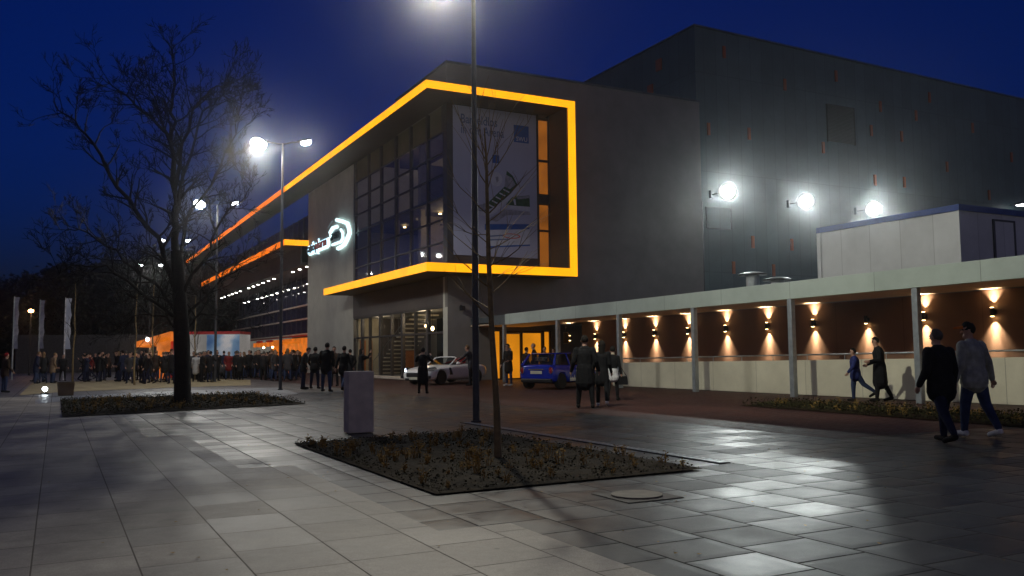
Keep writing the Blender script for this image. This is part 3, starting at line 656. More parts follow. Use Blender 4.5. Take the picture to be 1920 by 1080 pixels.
# ---- banner on the front
bn = Thing('advertising_banner', 'large white banner with a green sneaker and blue logo hanging in the lit frame', 'banner', (3, -.05, 6.78))
Bx0, Bx1, Bz0, Bz1, By = .36, 5.56, 6.78, 15.06, 0
mb = MB(); mb.box(Bx0, Bx1, By-.02, By+.03, Bz0, Bz1); bn.part('sheet', mb, 'ban_w')
def bpt(u, v):                                    # fractions of the sheet: u right, v down
    return Bx0+(Bx1-Bx0)*u, Bz1-(Bz1-Bz0)*v
def bpoly(name, uv, mat, lay=1):
    m_ = MB(); pts = []
    for u, v in uv:
        x, z = bpt(u, v); pts.append((x, By-.022-.003*lay, z))
    a = sum(pts[i][0]*pts[(i+1) % len(pts)][2]-pts[(i+1) % len(pts)][0]*pts[i][2] for i in range(len(pts)))
    if a < 0: pts = pts[::-1]
    m_.add(pts, [tuple(range(len(pts)))]); return bn.part(name, m_, mat)
def btext(txt, u0, u1, v, size, mat, lay=1, name='lettering'):
    m_ = text_mesh(txt, 1, 0, .012); x0 = min(q[0] for q in m_.v); x1 = max(q[0] for q in m_.v)
    xa, z = bpt(u0, v); xb, _ = bpt(u1, v)
    m_.v = [(xa+(xb-xa)*(q[0]-x0)/(x1-x0), By-.022-.003*lay, z+q[1]*size) for q in m_.v]
    return bn.part(name, m_, mat)
btext('Bargeldlos', .09, .52, .115, .72, 'ban_d'); btext('in der Arena', .09, .60, .185, .72, 'ban_d')
bpoly('logo_square', [(.72, .085), (.905, .085), (.905, .205), (.72, .205)], 'ban_b'); btext('SWU', .75, .885, .195, .36, 'ban_l', 2)
# sneaker: one standing on its heel, one behind
bpoly('shoe_print', [(.40, .64), (.60, .52), (.63, .41), (.70, .44), (.76, .50), (.68, .56), (.60, .605), (.50, .655), (.36, .70), (.28, .70), (.27, .665)], 'ban_g', 2)
bpoly('shoe_print', [(.66, .60), (.74, .575), (.82, .575), (.905, .565), (.91, .645), (.62, .645)], 'ban_g', 1)
bpoly('sole_print', [(.77, .49), (.79, .515), (.66, .61), (.50, .70), (.38, .735), (.22, .715), (.22, .69), (.36, .705), (.50, .66), (.68, .565)], 'ban_l', 3)
bpoly('sole_print', [(.62, .645), (.91, .645), (.91, .675), (.60, .665)], 'ban_l', 2)
bpoly('shadow_print', [(.40, .75), (.60, .675), (.90, .68), (.92, .70), (.62, .715), (.50, .765)], 'ban_s', 1)
bpoly('shoe_print', [(.615, .435), (.69, .455), (.735, .50), (.665, .535), (.60, .52)], 'ban_s', 3)
for k in range(5):
    u, v = .585-.045*k, .535+.028*k; bpoly('lace_print', [(u, v), (u+.075, v+.018), (u+.07, v+.027), (u-.005, v+.008)], 'ban_l', 4)
bpoly('shoe_print', [(.29, .665), (.36, .645), (.40, .66), (.36, .695), (.28, .698)], 'ban_s', 3)
bpoly('shoe_print', [(.74, .578), (.82, .578), (.90, .568), (.90, .585), (.76, .60)], 'ban_s', 2)
bpoly('lace_print', [(.70, .60), (.73, .60), (.74, .64), (.72, .64)], 'ban_l', 3)
ringp = [(.50+.075*math.cos(k*.5236), .475+.05*math.sin(k*.5236)) for k in range(12)]
bpoly('tag_print', ringp, 'ban_l', 3); bpoly('tag_print', [(.49, .46), (.525, .455), (.53, .485), (.505, .50)], 'ban_s', 4)
bpoly('tag_print', [(.455, .31), (.54, .31), (.54, .365), (.455, .365)], 'ban_b', 2)
bpoly('ticket_print', [(.36, .785), (.90, .765), (.905, .915), (.37, .945)], 'ban_l', 2)
bpoly('ticket_print', [(.36, .785), (.90, .765), (.90, .80), (.36, .825)], 'ban_b', 3)
bpoly('ticket_print', [(.37, .935), (.905, .905), (.905, .915), (.37, .945)], 'ban_b', 3)
for v, u1 in ((.86, .60), (.885, .66)): bpoly('ticket_line', [(.42, v), (u1, v-.012), (u1, v-.004), (.42, v+.009)], 'ban_d', 3)
bpoly('ticket_mark', [(.68+.11*math.cos(k*.5236), .855+.018*math.sin(k*.5236)) for k in range(12)], 'ban_r', 3)
bpoly('ticket_mark', [(.68+.09*math.cos(k*.5236), .855+.012*math.sin(k*.5236)) for k in range(12)], 'ban_l', 4)

# ================================================================== WING
wg = Thing('wing_building', 'long dark arena wing with a lit balcony edge and a row of downlights', 'building', (2.6, 53, 0))
mb = MB(); mb.box(2.9, 17.5, 29.6, 79, 9.0, 15.1); mb.box(3.3, 17.5, 29.6, 79, 0, 9.0); wg.part('wall', mb, 'dkpanel')
mb = MB(); mb.box(-P+.05, 2.9, 29.6, 77, 10.65, 11.06); ob = wg.part('balcony_slab', mb, 'soffit')
mb = MB(); mb.box(-P-.03, -P+.05, 29.4, 77.05, 10.62, 11.08); wg.part('light_strip', mb, 'strip_em2', ob)
mb = MB(); mb.box(-P-.03, 0, 29.36, 29.46, 10.62, 11.08); wg.part('light_strip', mb, 'strip_em', ob)
mb = MB(); mb.box(-.6, 2.9, 29.6, 77, 9.0, 9.25); mb.box(-.6, -.5, 29.6, 77, 9.25, 10.6); so = wg.part('soffit', mb, 'soffit')
dl = MB()
for i in range(18):
    y = 30.6+i*2.55
    if i in (3, 4, 11): continue
    dl.lathe([(.13, 8.965), (.13, 9.0)], (.2, y, 0), 10)
wg.part('downlight', dl, 'down', so)
mb = MB(); mb.box(1.42, 1.58, 29.6, 68, 7.92, 8.0)  # rail added to carry lamps that imitate the first row's reflection
for i in range(16): mb.tube([(1.5, 29.9+i*2.5, 8.0), (1.5, 29.9+i*2.5, 9.0)], .02, 5)
lr = wg.part('mirror_row_rail', mb, 'black')
dl = MB()
for i in range(15):
    if i in (3, 12): continue
    dl.lathe([(.11, 7.885), (.11, 7.92)], (1.5, 30.4+i*2.5, 0), 10)
wg.part('downlight', dl, 'down', lr)  # added lamps in place of the row's mirror image in the glass
lamp('downlight_glow', 'AREA', (.3, 42, 8.9), 90, (1, .78, .5), wg.o, shape='RECTANGLE', size=.5, size_y=22, aim=(.25, 0, -1))
lamp('downlight_glow', 'AREA', (.3, 65, 8.9), 70, (1, .78, .5), wg.o, shape='RECTANGLE', size=.5, size_y=22, aim=(.25, 0, -1))
mb = MB()
for i in range(24):
    y0 = 29.6+i*2.05; mb.quad((2.6, y0, 3.5), (2.6, y0, 9.0), (2.6, y0+2.05, 9.0), (2.6, y0+2.05, 3.5))
og = wg.part('glazing', mb, 'glass')
mb = MB()
for i in range(25): y0 = 29.6+i*2.05; mb.box(2.52, 2.62, y0-.05, y0+.05, 3.5, 9.0)
wg.part('mullions', mb, 'mull', og)
mb = MB()
for z in (3.5, 4.95, 6.25): mb.box(2.35, 2.5, 29.6, 78.8, z-.07, z+.07)
wg.part('transom', mb, 'rail', og)
mb = MB()
for i in range(20):
    y0 = 46+i*1.6; mb.box(2.6, 2.66, y0+.05, y0+1.5, .2, 3.35)
wg.part('curtain', mb, 'curtain')
mb = MB(); mb.box(2.45, 2.6, 29.7, 78, 3.3, 3.42); wg.part('red_trim', mb, 'tentred')
mb = MB()
for i in range(22): y0 = 29.9+i*2.1; mb.quad((2.88, y0, 11.4), (2.88, y0, 14.9), (2.88, y0+1.9, 14.9), (2.88, y0+1.9, 11.4))
og = wg.part('upper_window', mb, 'glass')
mb = MB()
for i in range(23): y0 = 29.8+i*2.1; mb.box(2.78, 2.9, y0-.04, y0+.08, 11.1, 15.1)
wg.part('mullions', mb, 'mull', og)
# orange sales stall beneath the wing
st = Thing('orange_stall', 'orange lit sales stall below the dark wing beside the pale wall', 'stall', (0, 33, 0))
mb = MB(); mb.box(.6, .75, 30.2, 46, 0, 3.0); st.part('back_panel', mb, 'tentor')
mb = MB(); mb.box(-1.2, .6, 34, 46, 2.55, 2.7); mb.box(-1.2, -1.1, 34, 46, 2.3, 2.55); st.part('awning', mb, 'tentor')
mb = MB(); mb.box(-1.0, -.4, 35, 45, .05, 1.05); st.part('counter', mb, 'c_brown')
mb = MB(); mb.box(-1.1, -.9, 38.5, 40.5, 2.32, 2.9); mb.box(-1.1, -.9, 43, 45, 2.3, 2.9); st.part('sign_board', mb, 'tentred')
mb = MB(); mb.ell((-.7, 39.5, 2.25), (.1, .16, .08)); mb.ell((-.7, 43.5, 2.25), (.1, .16, .08)); st.part('lamp', mb, 'warm', smooth=True)

# ================================================================== HALL
hl = Thing('arena_hall', 'huge windowless grey hall with small orange panels behind the entrance building', 'hall', (17.6, 0, 0))
ht = MB(); W2 = 120
ht.hexa([(17.6, .3, 0), (17.6+W2, .3, 0), (17.6+W2, 90, 0), (17.6, 90, 0)], [(17.6, .3, 22.5), (17.6+W2, .3, 20.9), (17.6+W2, 90, 20.9), (17.6, 90, 22.5)])
hl.part('wall', ht, 'hall')
mb = MB(); mb.hexa([(17.52, .22, 22.5), (17.6+W2, .22, 20.9), (17.6+W2, 90, 20.9), (17.52, 90, 22.5)], [(17.52, .22, 22.62), (17.6+W2, .22, 21.02), (17.6+W2, 90, 21.02), (17.52, 90, 22.62)]); hl.part('parapet', mb, 'fasciadk')
for x, y in [(1357, 98), (1471, 159), (1567, 143), (1328, 242), (1404, 251), (1543, 277), (1717, 217), (1742, 183), (1633, 245), (1690, 256), (1823, 240), (1896, 295), (1775, 313), (1695, 342), (1854, 366), (1411, 454), (1484, 459), (1375, 502), (1450, 507), (1640, 338), (1650, 200)]:
    s_, _, z_ = onT(x, y, .3); mb = MB(); mb.box(s_-.11, s_+.11, .22, .3, z_-.40, z_+.40); hl.part('facade_panel', mb, 'slot')
for x, y in [(1236, 122), (1220, 170)]:
    _, t_, z_ = onS(x, y, 17.6); mb = MB(); mb.box(17.52, 17.6, t_-.3, t_+.3, z_-.4, z_+.4); hl.part('facade_panel', mb, 'slot')
mb = MB()
for i in range(26): z = 16.15+i*.1; mb.box(29.3, 31.95, .2, .3, z, z+.06)
mb.box(29.25, 29.3, .18, .3, 16.1, 18.8); mb.box(31.95, 32.0, .18, .3, 16.1, 18.8); mb.box(29.25, 32.0, .18, .3, 18.75, 18.82); hl.part('louvre', mb, 'louvre')
mb = MB(); mb.box(18.13, 18.17, .25, .3, 9.3, 10.7); mb.box(20.2, 20.24, .25, .3, 9.3, 10.7); mb.box(18.17, 20.2, .25, .3, 10.66, 10.7); mb.box(18.17, 20.2, .25, .3, 9.3, 9.34); hl.part('access_panel', mb, 'fasciadk')
s_, t_, z_ = onT(1425, 70, 3); mb = MB(); mb.lathe([(1.1, 22.3), (1.1, 22.7), (.95, 23.1), (.5, 23.35), (.05, 23.42)], (24.3, 4.5, 0), 20); hl.part('roof_vent', mb, 'steel', smooth=True)
# added dark strip where the two buildings meet, an edge darker by contrast
mb = MB(); mb.tube([(17.66, .12, 3.5), (17.66, .12, 11)], .07, 8); hl.part('dark_edge_strip', mb, 'black')
# floodlights on arms
def floodlight(s_, z_, label, power, group='floodlights on the hall wall'):
    t = Thing('floodlight', label, 'floodlight', (s_, .3, z_), group)
    mb = MB(); mb.box(s_-.12, s_+.12, .12, .3, z_-.25, z_+.25); mb.tube([(s_, .15, z_), (s_+.28, -.80, z_+.02)], .026, 8); t.part('bracket', mb, 'hall')
    mb = MB(); mb.lathe([(.12, .0), (.42, .10), (.60, .30), (.60, .36), (.59, .36), (.585, .31)], (0, 0, 0), 28, 'z')
    rot = Vector((-.45, -.75, -.28)).to_track_quat('Z', 'Y').to_matrix()
    c = Vector((s_+.30, -1.0, z_))
    h = MB(); h.v = [tuple(c+rot @ Vector(v)-rot @ Vector((0, 0, .3))) for v in mb.v]; h.f = mb.f
    hd = t.part('housing', h, 'black', smooth=False)
    l = MB(); l.lathe([(.58-.055*i, .01+.003*i) for i in range(11)], (0, 0, 0), 32); h2 = MB(); h2.v = [tuple(c+rot @ Vector(v)+rot @ Vector((0, 0, .035))) for v in l.v]; h2.f = l.f  # lens made oversized, as wide as its glare
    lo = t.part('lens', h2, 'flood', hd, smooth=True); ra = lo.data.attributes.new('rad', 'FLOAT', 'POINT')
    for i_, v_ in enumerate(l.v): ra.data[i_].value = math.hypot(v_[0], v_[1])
    aim = Vector((-.45, -.75, -.28))
    lamp('beam', 'SPOT', c-Vector(t.org)+aim.normalized()*.16, power, (.92, 1, .97), t.o, aim=aim, spot_size=R(140), spot_blend=.9, shadow_soft_size=.12)
    return t
FL = 2900
floodlight(18.57, 11.5, 'bright white floodlight on the hall wall, nearest the entrance building', FL)
floodlight(25.29, 11.36, 'bright white floodlight on the hall wall, in the middle of the three close ones', FL)
floodlight(31.8, 11.31, 'bright white floodlight on the hall wall, just above the white container', FL)
# the last one points away: seen as a thin bar
s_, t_, z_ = onT(1915, 384, -.6)
t = Thing('floodlight', 'thin greenish white floodlight bar at the far right end of the hall wall', 'floodlight', (s_, .3, z_), 'floodlights on the hall wall')
mb = MB(); mb.box(s_-.05, s_+.05, -.6, .3, z_+.12, z_+.2); t.part('bracket', mb, 'steel')
mb = MB(); mb.box(s_-.45, s_+.45, -1.0, -.4, z_-.02, z_+.14); h_ = t.part('housing', mb, 'black')
mb = MB(); mb.box(s_-.42, s_+.42, -1.03, -.43, z_-.08, z_-.02); t.part('lens', mb, 'lampfar', h_)

# ================================================================== COVERED WALKWAY
def cz(t_): return (t_+30.6)                          # helper: distance from the near end
def zf(t_, lo): return (3.02 if lo else 3.55)-.0066*(t_+30.6)
cw = Thing('covered_walkway', 'long flat-roofed covered walkway with a pale fascia and steel posts', 'walkway', (1.3, -18, 0))
def rib(s0_, s1_, ta, tb, lo, hi, dlo=0, dhi=0):
    m_ = MB()
    return m_.hexa([(s0_, ta, zf(ta, 1)+dlo), (s1_, ta, zf(ta, 1)+dlo), (s1_, tb, zf(tb, 1)+dlo), (s0_, tb, zf(tb, 1)+dlo)],
                   [(s0_, ta, zf(ta, 0)+dhi), (s1_, ta, zf(ta, 0)+dhi), (s1_, tb, zf(tb, 0)+dhi), (s0_, tb, zf(tb, 0)+dhi)])
TE = -46
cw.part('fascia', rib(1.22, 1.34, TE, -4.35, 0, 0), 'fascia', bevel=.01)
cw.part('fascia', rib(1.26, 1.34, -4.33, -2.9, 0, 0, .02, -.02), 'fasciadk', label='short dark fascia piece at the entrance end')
cw.part('ceiling', rib(1.34, 4.5, TE, -.02, 0, 0, .06, -.40), 'ceil')
cw.part('roof', rib(1.34, 12, TE, -.05, 0, 0, .20, -.04), 'fasciadk')
mb = MB(); mb.hexa([(4.5, TE, 0), (4.7, TE, 0), (4.7, -6.3, 0), (4.5, -6.3, 0)], [(4.5, TE, 3.15), (4.7, TE, 3.15), (4.7, -6.3, 2.9), (4.5, -6.3, 2.9)]); cw.part('back_wall', mb, 'brown')
mb = MB(); mb.box(4.7, 11.9, -6.5, -6.3, 0, 3.0); cw.part('end_wall', mb, 'brown')
for tp in (-4.08, -9.34, -14.15, -18.76, -23.35, -27.73, -32.3):
    mb = MB(); mb.box(1.24, 1.40, tp-.085, tp+.085, 0, zf(tp, 1)-.001); cw.part('post', mb, 'steel', bevel=.008)
mb = MB(); mb.box(4.36, 4.44, -5.2, -4.7, 1.9, 2.45); mb.tube([(4.4, -4.95, 2.4), (4.4, -4.95, 2.9)], .02, 6); cw.part('hanging_sign', mb, 'c_brown')
# low wall and handrail
t = Thing('low_wall', 'low pale concrete wall running along the ramp under the canopy', 'wall', (2.7, -22, 0))
mb = MB()
def wz(t_): return .98+.0118*(-12.6-t_)
mb.hexa([(2.55, TE, 0), (2.85, TE, 0), (2.85, -11.8, 0), (2.55, -11.8, 0)], [(2.55, TE, wz(TE)), (2.85, TE, wz(TE)), (2.85, -11.8, wz(-11.8)), (2.55, -11.8, wz(-11.8))])
t.part('wall', mb, 'lowwall', bevel=.01)
t = Thing('handrail', 'thin steel handrail mounted along the top of the low pale wall', 'handrail', (2.7, -22, 0))
mb = MB(); mb.tube([(2.7, TE, wz(TE)+.17), (2.7, -11.9, wz(-11.9)+.17)], .024, 8); t.part('rail', mb, 'steel', smooth=True)
for i in range(22):
    y = -12.1-i*1.5; mb = MB(); mb.tube([(2.7, y, wz(y)-.01), (2.7, y, wz(y)+.165)], .013, 6); t.part('bracket', mb, 'steel')
# wall lamps
WL = [-5.32, -7.63, -10.03, -12.31, -14.58, -16.87, -19.1, -21.29, -23.5, -25.6, -27.76, -29.95]
ords = ['first', 'second', 'third', 'fourth', 'fifth', 'sixth', 'seventh', 'eighth', 'ninth', 'tenth', 'eleventh', 'twelfth']
for i, y in enumerate(WL):
    if i == 0:
        lab = 'small black wall lamp on the brown wall, nearest the orange doors'
    elif i == 8:
        lab = 'wall lamp on the brown wall with only its lower beam lit'
    else:
        lab = f'small black up and down wall lamp on the brown wall, {ords[i]} from the entrance'
    zl = 2.16+.0113*(-5.3-y)
    t = Thing('wall_lamp', lab, 'wall lamp', (4.5, y, zl), 'wall lamps under the canopy')
    mb = MB(); mb.box(4.44, 4.5, y-.05, y+.05, zl-.06, zl+.06); mb.lathe([(.055, zl-.12), (.055, zl+.12)], (4.385, y, 0), 14); bd = t.part('housing', mb, 'black')
    mb = MB(); mb.lathe([(.045, zl-.128), (.045, zl-.119)], (4.385, y, 0), 12)
    if i != 8: mb.lathe([(.045, zl+.119), (.045, zl+.128)], (4.385, y, 0), 12)
    t.part('lens', mb, 'warm', bd)
    for sgn in ((-1,) if i == 8 else (-1, 1)):
        lamp('beam', 'SPOT', (4.385-4.5, 0, sgn*.135), 290, (1, .82, .54), t.o, aim=(.10, 0, sgn), spot_size=R(78), spot_blend=1.0, shadow_soft_size=.02)
        lamp('beam', 'SPOT', (4.385-4.5, 0, sgn*.135), 420, (1, .86, .60), t.o, aim=(.06, 0, sgn), spot_size=R(34), spot_blend=.9, shadow_soft_size=.02)

# ---- container and vents on the walkway roof
t = Thing('site_container', 'white container cabin with a blue roof edge standing on the walkway roof', 'container', (6, -24, 3.5))
C0, C1, CT0, CT1 = 4.6, 8.4, -26.75, -21.5
mb = MB(); mb.box(C0, C1, CT0, CT1, 3.56, 5.42); bd = t.part('wall', mb, 'cont')
mb = MB(); mb.box(C0-.06, C1+.05, CT0-.06, CT1+.05, 5.42, 5.60); t.part('roof_edge', mb, 'contblue')
mb = MB(); mb.box(C0-.05, C0+.12, CT1-.1, CT1+.06, 3.56, 5.41); mb.box(C0-.035, C0+.05, CT0-.035, CT0+.05, 3.56, 5.41); t.part('corner_post', mb, 'cont')
mb = MB(); mb.box(6.2, 7.1, CT0-.03, CT0, 3.58, 5.2); dr = t.part('door', mb, 'cont'); mb = MB(); mb.box(6.12, 6.2, CT0-.045, CT0, 3.58, 5.26); mb.box(7.1, 7.18, CT0-.045, CT0, 3.58, 5.26); mb.box(6.2, 7.1, CT0-.045, CT0, 5.2, 5.26); t.part('frame', mb, 'mull', dr)
for i, (x, y, r_, zt) in enumerate([(1411, 512, .26, 4.42), (1458, 524, .26, 4.1)]):
    s_, t_, _ = onS(x, y, 6)
    t = Thing('roof_vent', ['tall capped roof vent on the walkway roof', 'low capped roof vent on the walkway roof beside the tall one'][i], 'roof vent', (s_, t_, 3.45), 'roof vents on the walkway')
    mb = MB(); mb.lathe([(r_, 3.4), (r_, zt)], (s_, t_, 0), 18); t.part('duct', mb, 'steel')
    mb = MB(); mb.lathe([(.55, zt), (.56, zt+.05), (.3, zt+.12), (.05, zt+.15)], (s_, t_, 0), 20); t.part('cap', mb, 'black')

# ================================================================== STREET LAMPS
def street_lamp(s_, t_, H, label, power, mats=('lamp', 'lamp'), r_=.07, tilt=(.35, .18)):
    t = Thing('street_lamp', label, 'street lamp', (s_, t_, 0), 'twin-headed street lamps along the plaza')
    mb = MB(); mb.lathe([(r_*1.0, 0), (r_, 3), (r_*.6, H)], (s_, t_, 0), 16); mb.lathe([(r_*1.5, 0), (r_*1.5, .04)], (s_, t_, 0), 16); t.part('pole', mb, 'polepaint', smooth=False)
    ax = Vector((math.cos(-A), math.sin(-A), 0))          # arm lies across the view in site axes
    for sg_, tl, mt, pw in ((-1, tilt[0], mats[0], power[0]), (1, tilt[1], mats[1], power[1])):
        c = Vector((s_, t_, H-.05)); e = c+ax*sg_*.62+Vector((0, 0, .10))
        mb = MB(); mb.tube([c, e], .03, 8); am = t.part('arm', mb, 'polepaint')
        d = (ax*sg_*math.cos(tl)+Vector((0, 0, math.sin(tl)))).normalized(); n_ = Vector((0, 0, 1)).cross(d).normalized(); up = d.cross(n_)
        f0 = e; mb = MB(); w = .14
        mb.hexa([f0-n_*w*.6-up*.05, f0+d*.62-n_*w-up*.05, f0+d*.62+n_*w-up*.05, f0+n_*w*.6-up*.05], [f0-n_*w*.5+up*.05, f0+d*.58-n_*w*.8+up*.04, f0+d*.58+n_*w*.8+up*.04, f0+n_*w*.5+up*.05])
        hd = t.part('lamp_head', mb, 'polepaint', bevel=.012)
        big_ = mt.startswith('lampbig'); lc = f0+d*.36-up*(.21 if big_ else .10); mb = MB(); rot = Matrix((d, n_, up)).transposed(); mb.ell(lc, (.34, .25, .24) if big_ else (.22, .12, .12), 16, 10, rot); t.part('lens', mb, mt, hd, smooth=True)  # the big lenses are oversized to imitate the glare of the lamp
        if pw: lamp('beam', 'SPOT', lc-up*(.32 if big_ else .20)-Vector(t.org), pw, (1, .97, .86), t.o, aim=(0, 0, -1), spot_size=R(172), spot_blend=.12, shadow_soft_size=.12)
    return t
near_lamp = street_lamp(-10.91, -26.73, 9.35, 'tall twin-headed street lamp standing beside the young tree, its heads above the picture', (60, 60), ('lamp', 'lamp'))
# the near lamp's left head throws most of its light forward, over the pale slabs
lamp('beam', 'SPOT', (-.85, -.1, 9.0), 3300, (1, .95, .80), near_lamp.o, aim=Vector((-12.0+10.05, -40.5+26.83, -9.0)), spot_size=R(70), spot_blend=1.0, shadow_soft_size=.12)
# its right head is turned to the building and the walkway
lamp('beam', 'SPOT', (.9, .1, 8.9), 2800, (1, .99, .80), near_lamp.o, aim=Vector((1, .25, -.72)), spot_size=R(106), spot_blend=.9, shadow_soft_size=.12)
street_lamp(-10.27, -6.28, 10.4, 'twin-headed street lamp with one very bright head, standing left of the pale wall', (1600, 350), ('lampbig', 'lamp'))
street_lamp(-10.61, 8.4, 10.1, 'twin-headed street lamp behind the right branches of the large tree', (600, 150), ('lampbig2', 'lampfar'))
street_lamp(-10.6, 28.5, 10.4, 'distant twin-headed street lamp seen just right of the large trunk', (500, 200), ('lampfar', 'lampfar'))
street_lamp(-10.6, 48.5, 10.4, 'farthest twin-headed street lamp, low among the branches of the large tree', (400, 200), ('lampfar', 'lampfar'))

# ================================================================== FLAGS, FAR LAMP, SPOT
def flag(px, py, top, fw, lab, white):
    p = gp(px, py); s_, t_, _ = loc(p); H = atY(px, top, p[1])[2]
    t = Thing('flagpole', lab, 'flag', (s_, t_, 0), 'banner flags at the far left')
    mb = MB(); mb.tube([(s_, t_, 0), (s_, t_, H)], [.06, .035], 10); t.part('pole', mb, 'c_white' if white else 'steel')
    mb = MB(); vs = []; fs = []; n = 12; hh = H*.62
    for i in range(n+1):
        for j, (k, th) in enumerate(((0, .01), (.5, .03), (1, .01))):
            z = H-.05-hh*i/n; w = fw*(1-.25*abs(math.sin(i*.8)))*k
            vs.append((s_+.04+w*.85, t_-.02-w*.3+.10*math.sin(i*.7+k*2), z)); vs.append((s_+.04+w*.85, t_-.02-w*.3+.10*math.sin(i*.7+k*2)+th, z))
    for i in range(n):
        for j in range(2):
            a = i*6+j*2; fs.append((a, a+2, a+8, a+6)); fs.append((a+1, a+7, a+9, a+3))
    mb.add(vs, fs); t.part('flag', mb, 'ban_l' if white else 'ban_s', smooth=True)
flag(22, 712, 556, .34, 'tall pale banner flag on a white pole, leftmost of the three', False)
flag(71, 708, 562, .36, 'dim grey banner flag on a thin pole between the two pale flags', False)
flag(119, 712, 558, .40, 'bright white banner flag on a thin pole, nearest the large tree', True)
p = atY(58, 583, 75); s_, t_, z_ = loc(p)
t = Thing('sodium_street_lamp', 'far street lamp glowing orange between the flags', 'street lamp', (s_, t_, 0))
mb = MB(); mb.tube([(s_, t_, 0), (s_, t_, z_+.1)], [.08, .05], 8); t.part('pole', mb, 'black')
mb = MB(); mb.ell((s_, t_, z_), (.22, .22, .16), 12, 8); t.part('lamp_head', mb, 'sodium', smooth=True)
lamp('glow', 'POINT', (0, -.6, z_-.2), 40, (1, .5, .2), t.o, shadow_soft_size=.15)
p = gp(84, 739); s_, t_, _ = loc(p)
t = Thing('ground_spotlight', 'dazzling white spotlight standing on the ground near the flags', 'spotlight', (s_, t_, 0))
mb = MB(); mb.box(s_-.14, s_+.14, t_-.10, t_+.10, 0, .05); mb.tube([(s_, t_, .05), (s_, t_, .14)], .02, 6); t.part('stand', mb, 'black')
mb = MB(); mb.lathe([(.04, t_+.12), (.095, t_+.06), (.10, t_-.06)], (s_, 0, .2), 16, 'y'); hd = t.part('housing', mb, 'black')
mb = MB(); mb.ell((s_, t_-.06, .2), (.088, .03, .088), 14, 8); t.part('lens', mb, 'lamp', hd, smooth=True)
p = gp(123, 741); s_, t_, _ = loc(p)
t = Thing('planter_box', 'square brown planter standing on the gravel by the flags', 'planter', (s_, t_, 0))
mb = MB(); mb.hexa([(s_-.26, t_-.26, 0), (s_+.26, t_-.26, 0), (s_+.26, t_+.26, 0), (s_-.26, t_+.26, 0)], [(s_-.30, t_-.30, .48), (s_+.30, t_-.30, .48), (s_+.30, t_+.30, .48), (s_-.30, t_+.30, .48)]); t.part('box', mb, 'planterbox', bevel=.01)
mb = MB(); mb.box(s_-.28, s_+.28, t_-.28, t_+.28, .47, .50); t.part('soil', mb, 'soil')

# ================================================================== BACKGROUND
t = Thing('low_building', 'long low dark building far behind the crowd at left', 'building', (-30, 40, 0))
p0, p1 = atY(30, 640, 86), atY(452, 640, 92)
L0, L1 = loc(p0), loc(p1)
def wallseg(a, b, d, z0, z1):
    a = Vector((a[0], a[1], 0)); b = Vector((b[0], b[1], 0)); n_ = (b-a).cross(Vector((0, 0, 1))).normalized()*-d
    m_ = MB(); return m_.hexa([a+Vector((0, 0, z0)), b+Vector((0, 0, z0)), b+n_+Vector((0, 0, z0)), a+n_+Vector((0, 0, z0))], [a+Vector((0, 0, z1)), b+Vector((0, 0, z1)), b+n_+Vector((0, 0, z1)), a+n_+Vector((0, 0, z1))])
t.part('wall', wallseg(L0, L1, 8, 0, 3.5), 'c_greydk'); t.part('roof', wallseg(L0, L1, 8.3, 3.5, 3.75), 'c_greydk')
for k in (.36, .42, .48, .62, .68):
    a = Vector(L0).lerp(Vector(L1), k); b = Vector(L0).lerp(Vector(L1), k+.025); n_ = (Vector(L1)-Vector(L0)).cross(Vector((0, 0, 1))).normalized()*.04
    t.part('window', wallseg(a+n_, b+n_, .03, 1.7, 2.7), 'black')
# trailer with printed side and orange awning
a = atY(325, 690, 60); b = atY(449, 690, 60)
La, Lb = loc(a), loc(b)
t = Thing('exhibition_trailer', 'white and blue printed exhibition trailer with a red top edge behind the crowd', 'trailer', (La[0], La[1], 0))
t.part('body', wallseg(La, Lb, 2.4, .6, 2.95), 'tentwh'); t.part('top_edge', wallseg(La, Lb, 2.45, 2.96, 3.15), 'tentred')
d_ = (Vector(Lb)-Vector(La)); n_ = d_.cross(Vector((0, 0, 1))).normalized()*.03
for u0, u1, z0, z1 in ((.5, .995, .62, 2.93),):
    t.part('print', wallseg(Vector(La).lerp(Vector(Lb), u0)+n_, Vector(La).lerp(Vector(Lb), u1)+n_, .02, z0, z1), 'print')
t.part('edge_post', wallseg(Vector(La)-d_.normalized()*.35, Vector(La)-d_.normalized()*.05, 2.4, 0, 3.1), 'tentred')
for k in (.1, .3, .8):
    w = MB(); c = Vector(La).lerp(Vector(Lb), k)+n_*4; w.lathe([(.42, c[1]-.1), (.42, c[1]+.1)], (c[0], 0, .42), 14, 'y'); t.part('wheel', w, 'tyre')
a = atY(252, 690, 59); b = atY(318, 690, 59); La, Lb = loc(a), loc(b)
t = Thing('orange_tent', 'open orange tent with a sloping lit roof beside the printed trailer', 'tent', (La[0], La[1], 0))
d_ = (Vector(Lb)-Vector(La)); n_ = d_.cross(Vector((0, 0, 1))).normalized()*-2.4
q = [Vector((La[0], La[1], 2.45)), Vector((Lb[0], Lb[1], 2.9)), Vector((Lb[0], Lb[1], 2.9))+n_, Vector((La[0], La[1], 2.45))+n_]
mb = MB(); mb.hexa([v-Vector((0, 0, .35)) for v in q], [q[0], q[1]+Vector((0, 0, .25)), q[2]+Vector((0, 0, .25)), q[3]]); t.part('roof', mb, 'tentor')
t.part('side_panel', wallseg(Vector(La).lerp(Vector(Lb), .62), Lb, .1, 0, 2.75), 'tentor')
mb = MB(); mb.tube([(La[0], La[1], 0), (La[0], La[1], 2.3)], .04, 6); mb.tube([(La[0]+n_[0], La[1]+n_[1], 0), (La[0]+n_[0], La[1]+n_[1], 2.3)], .04, 6); t.part('pole', mb, 'steel')
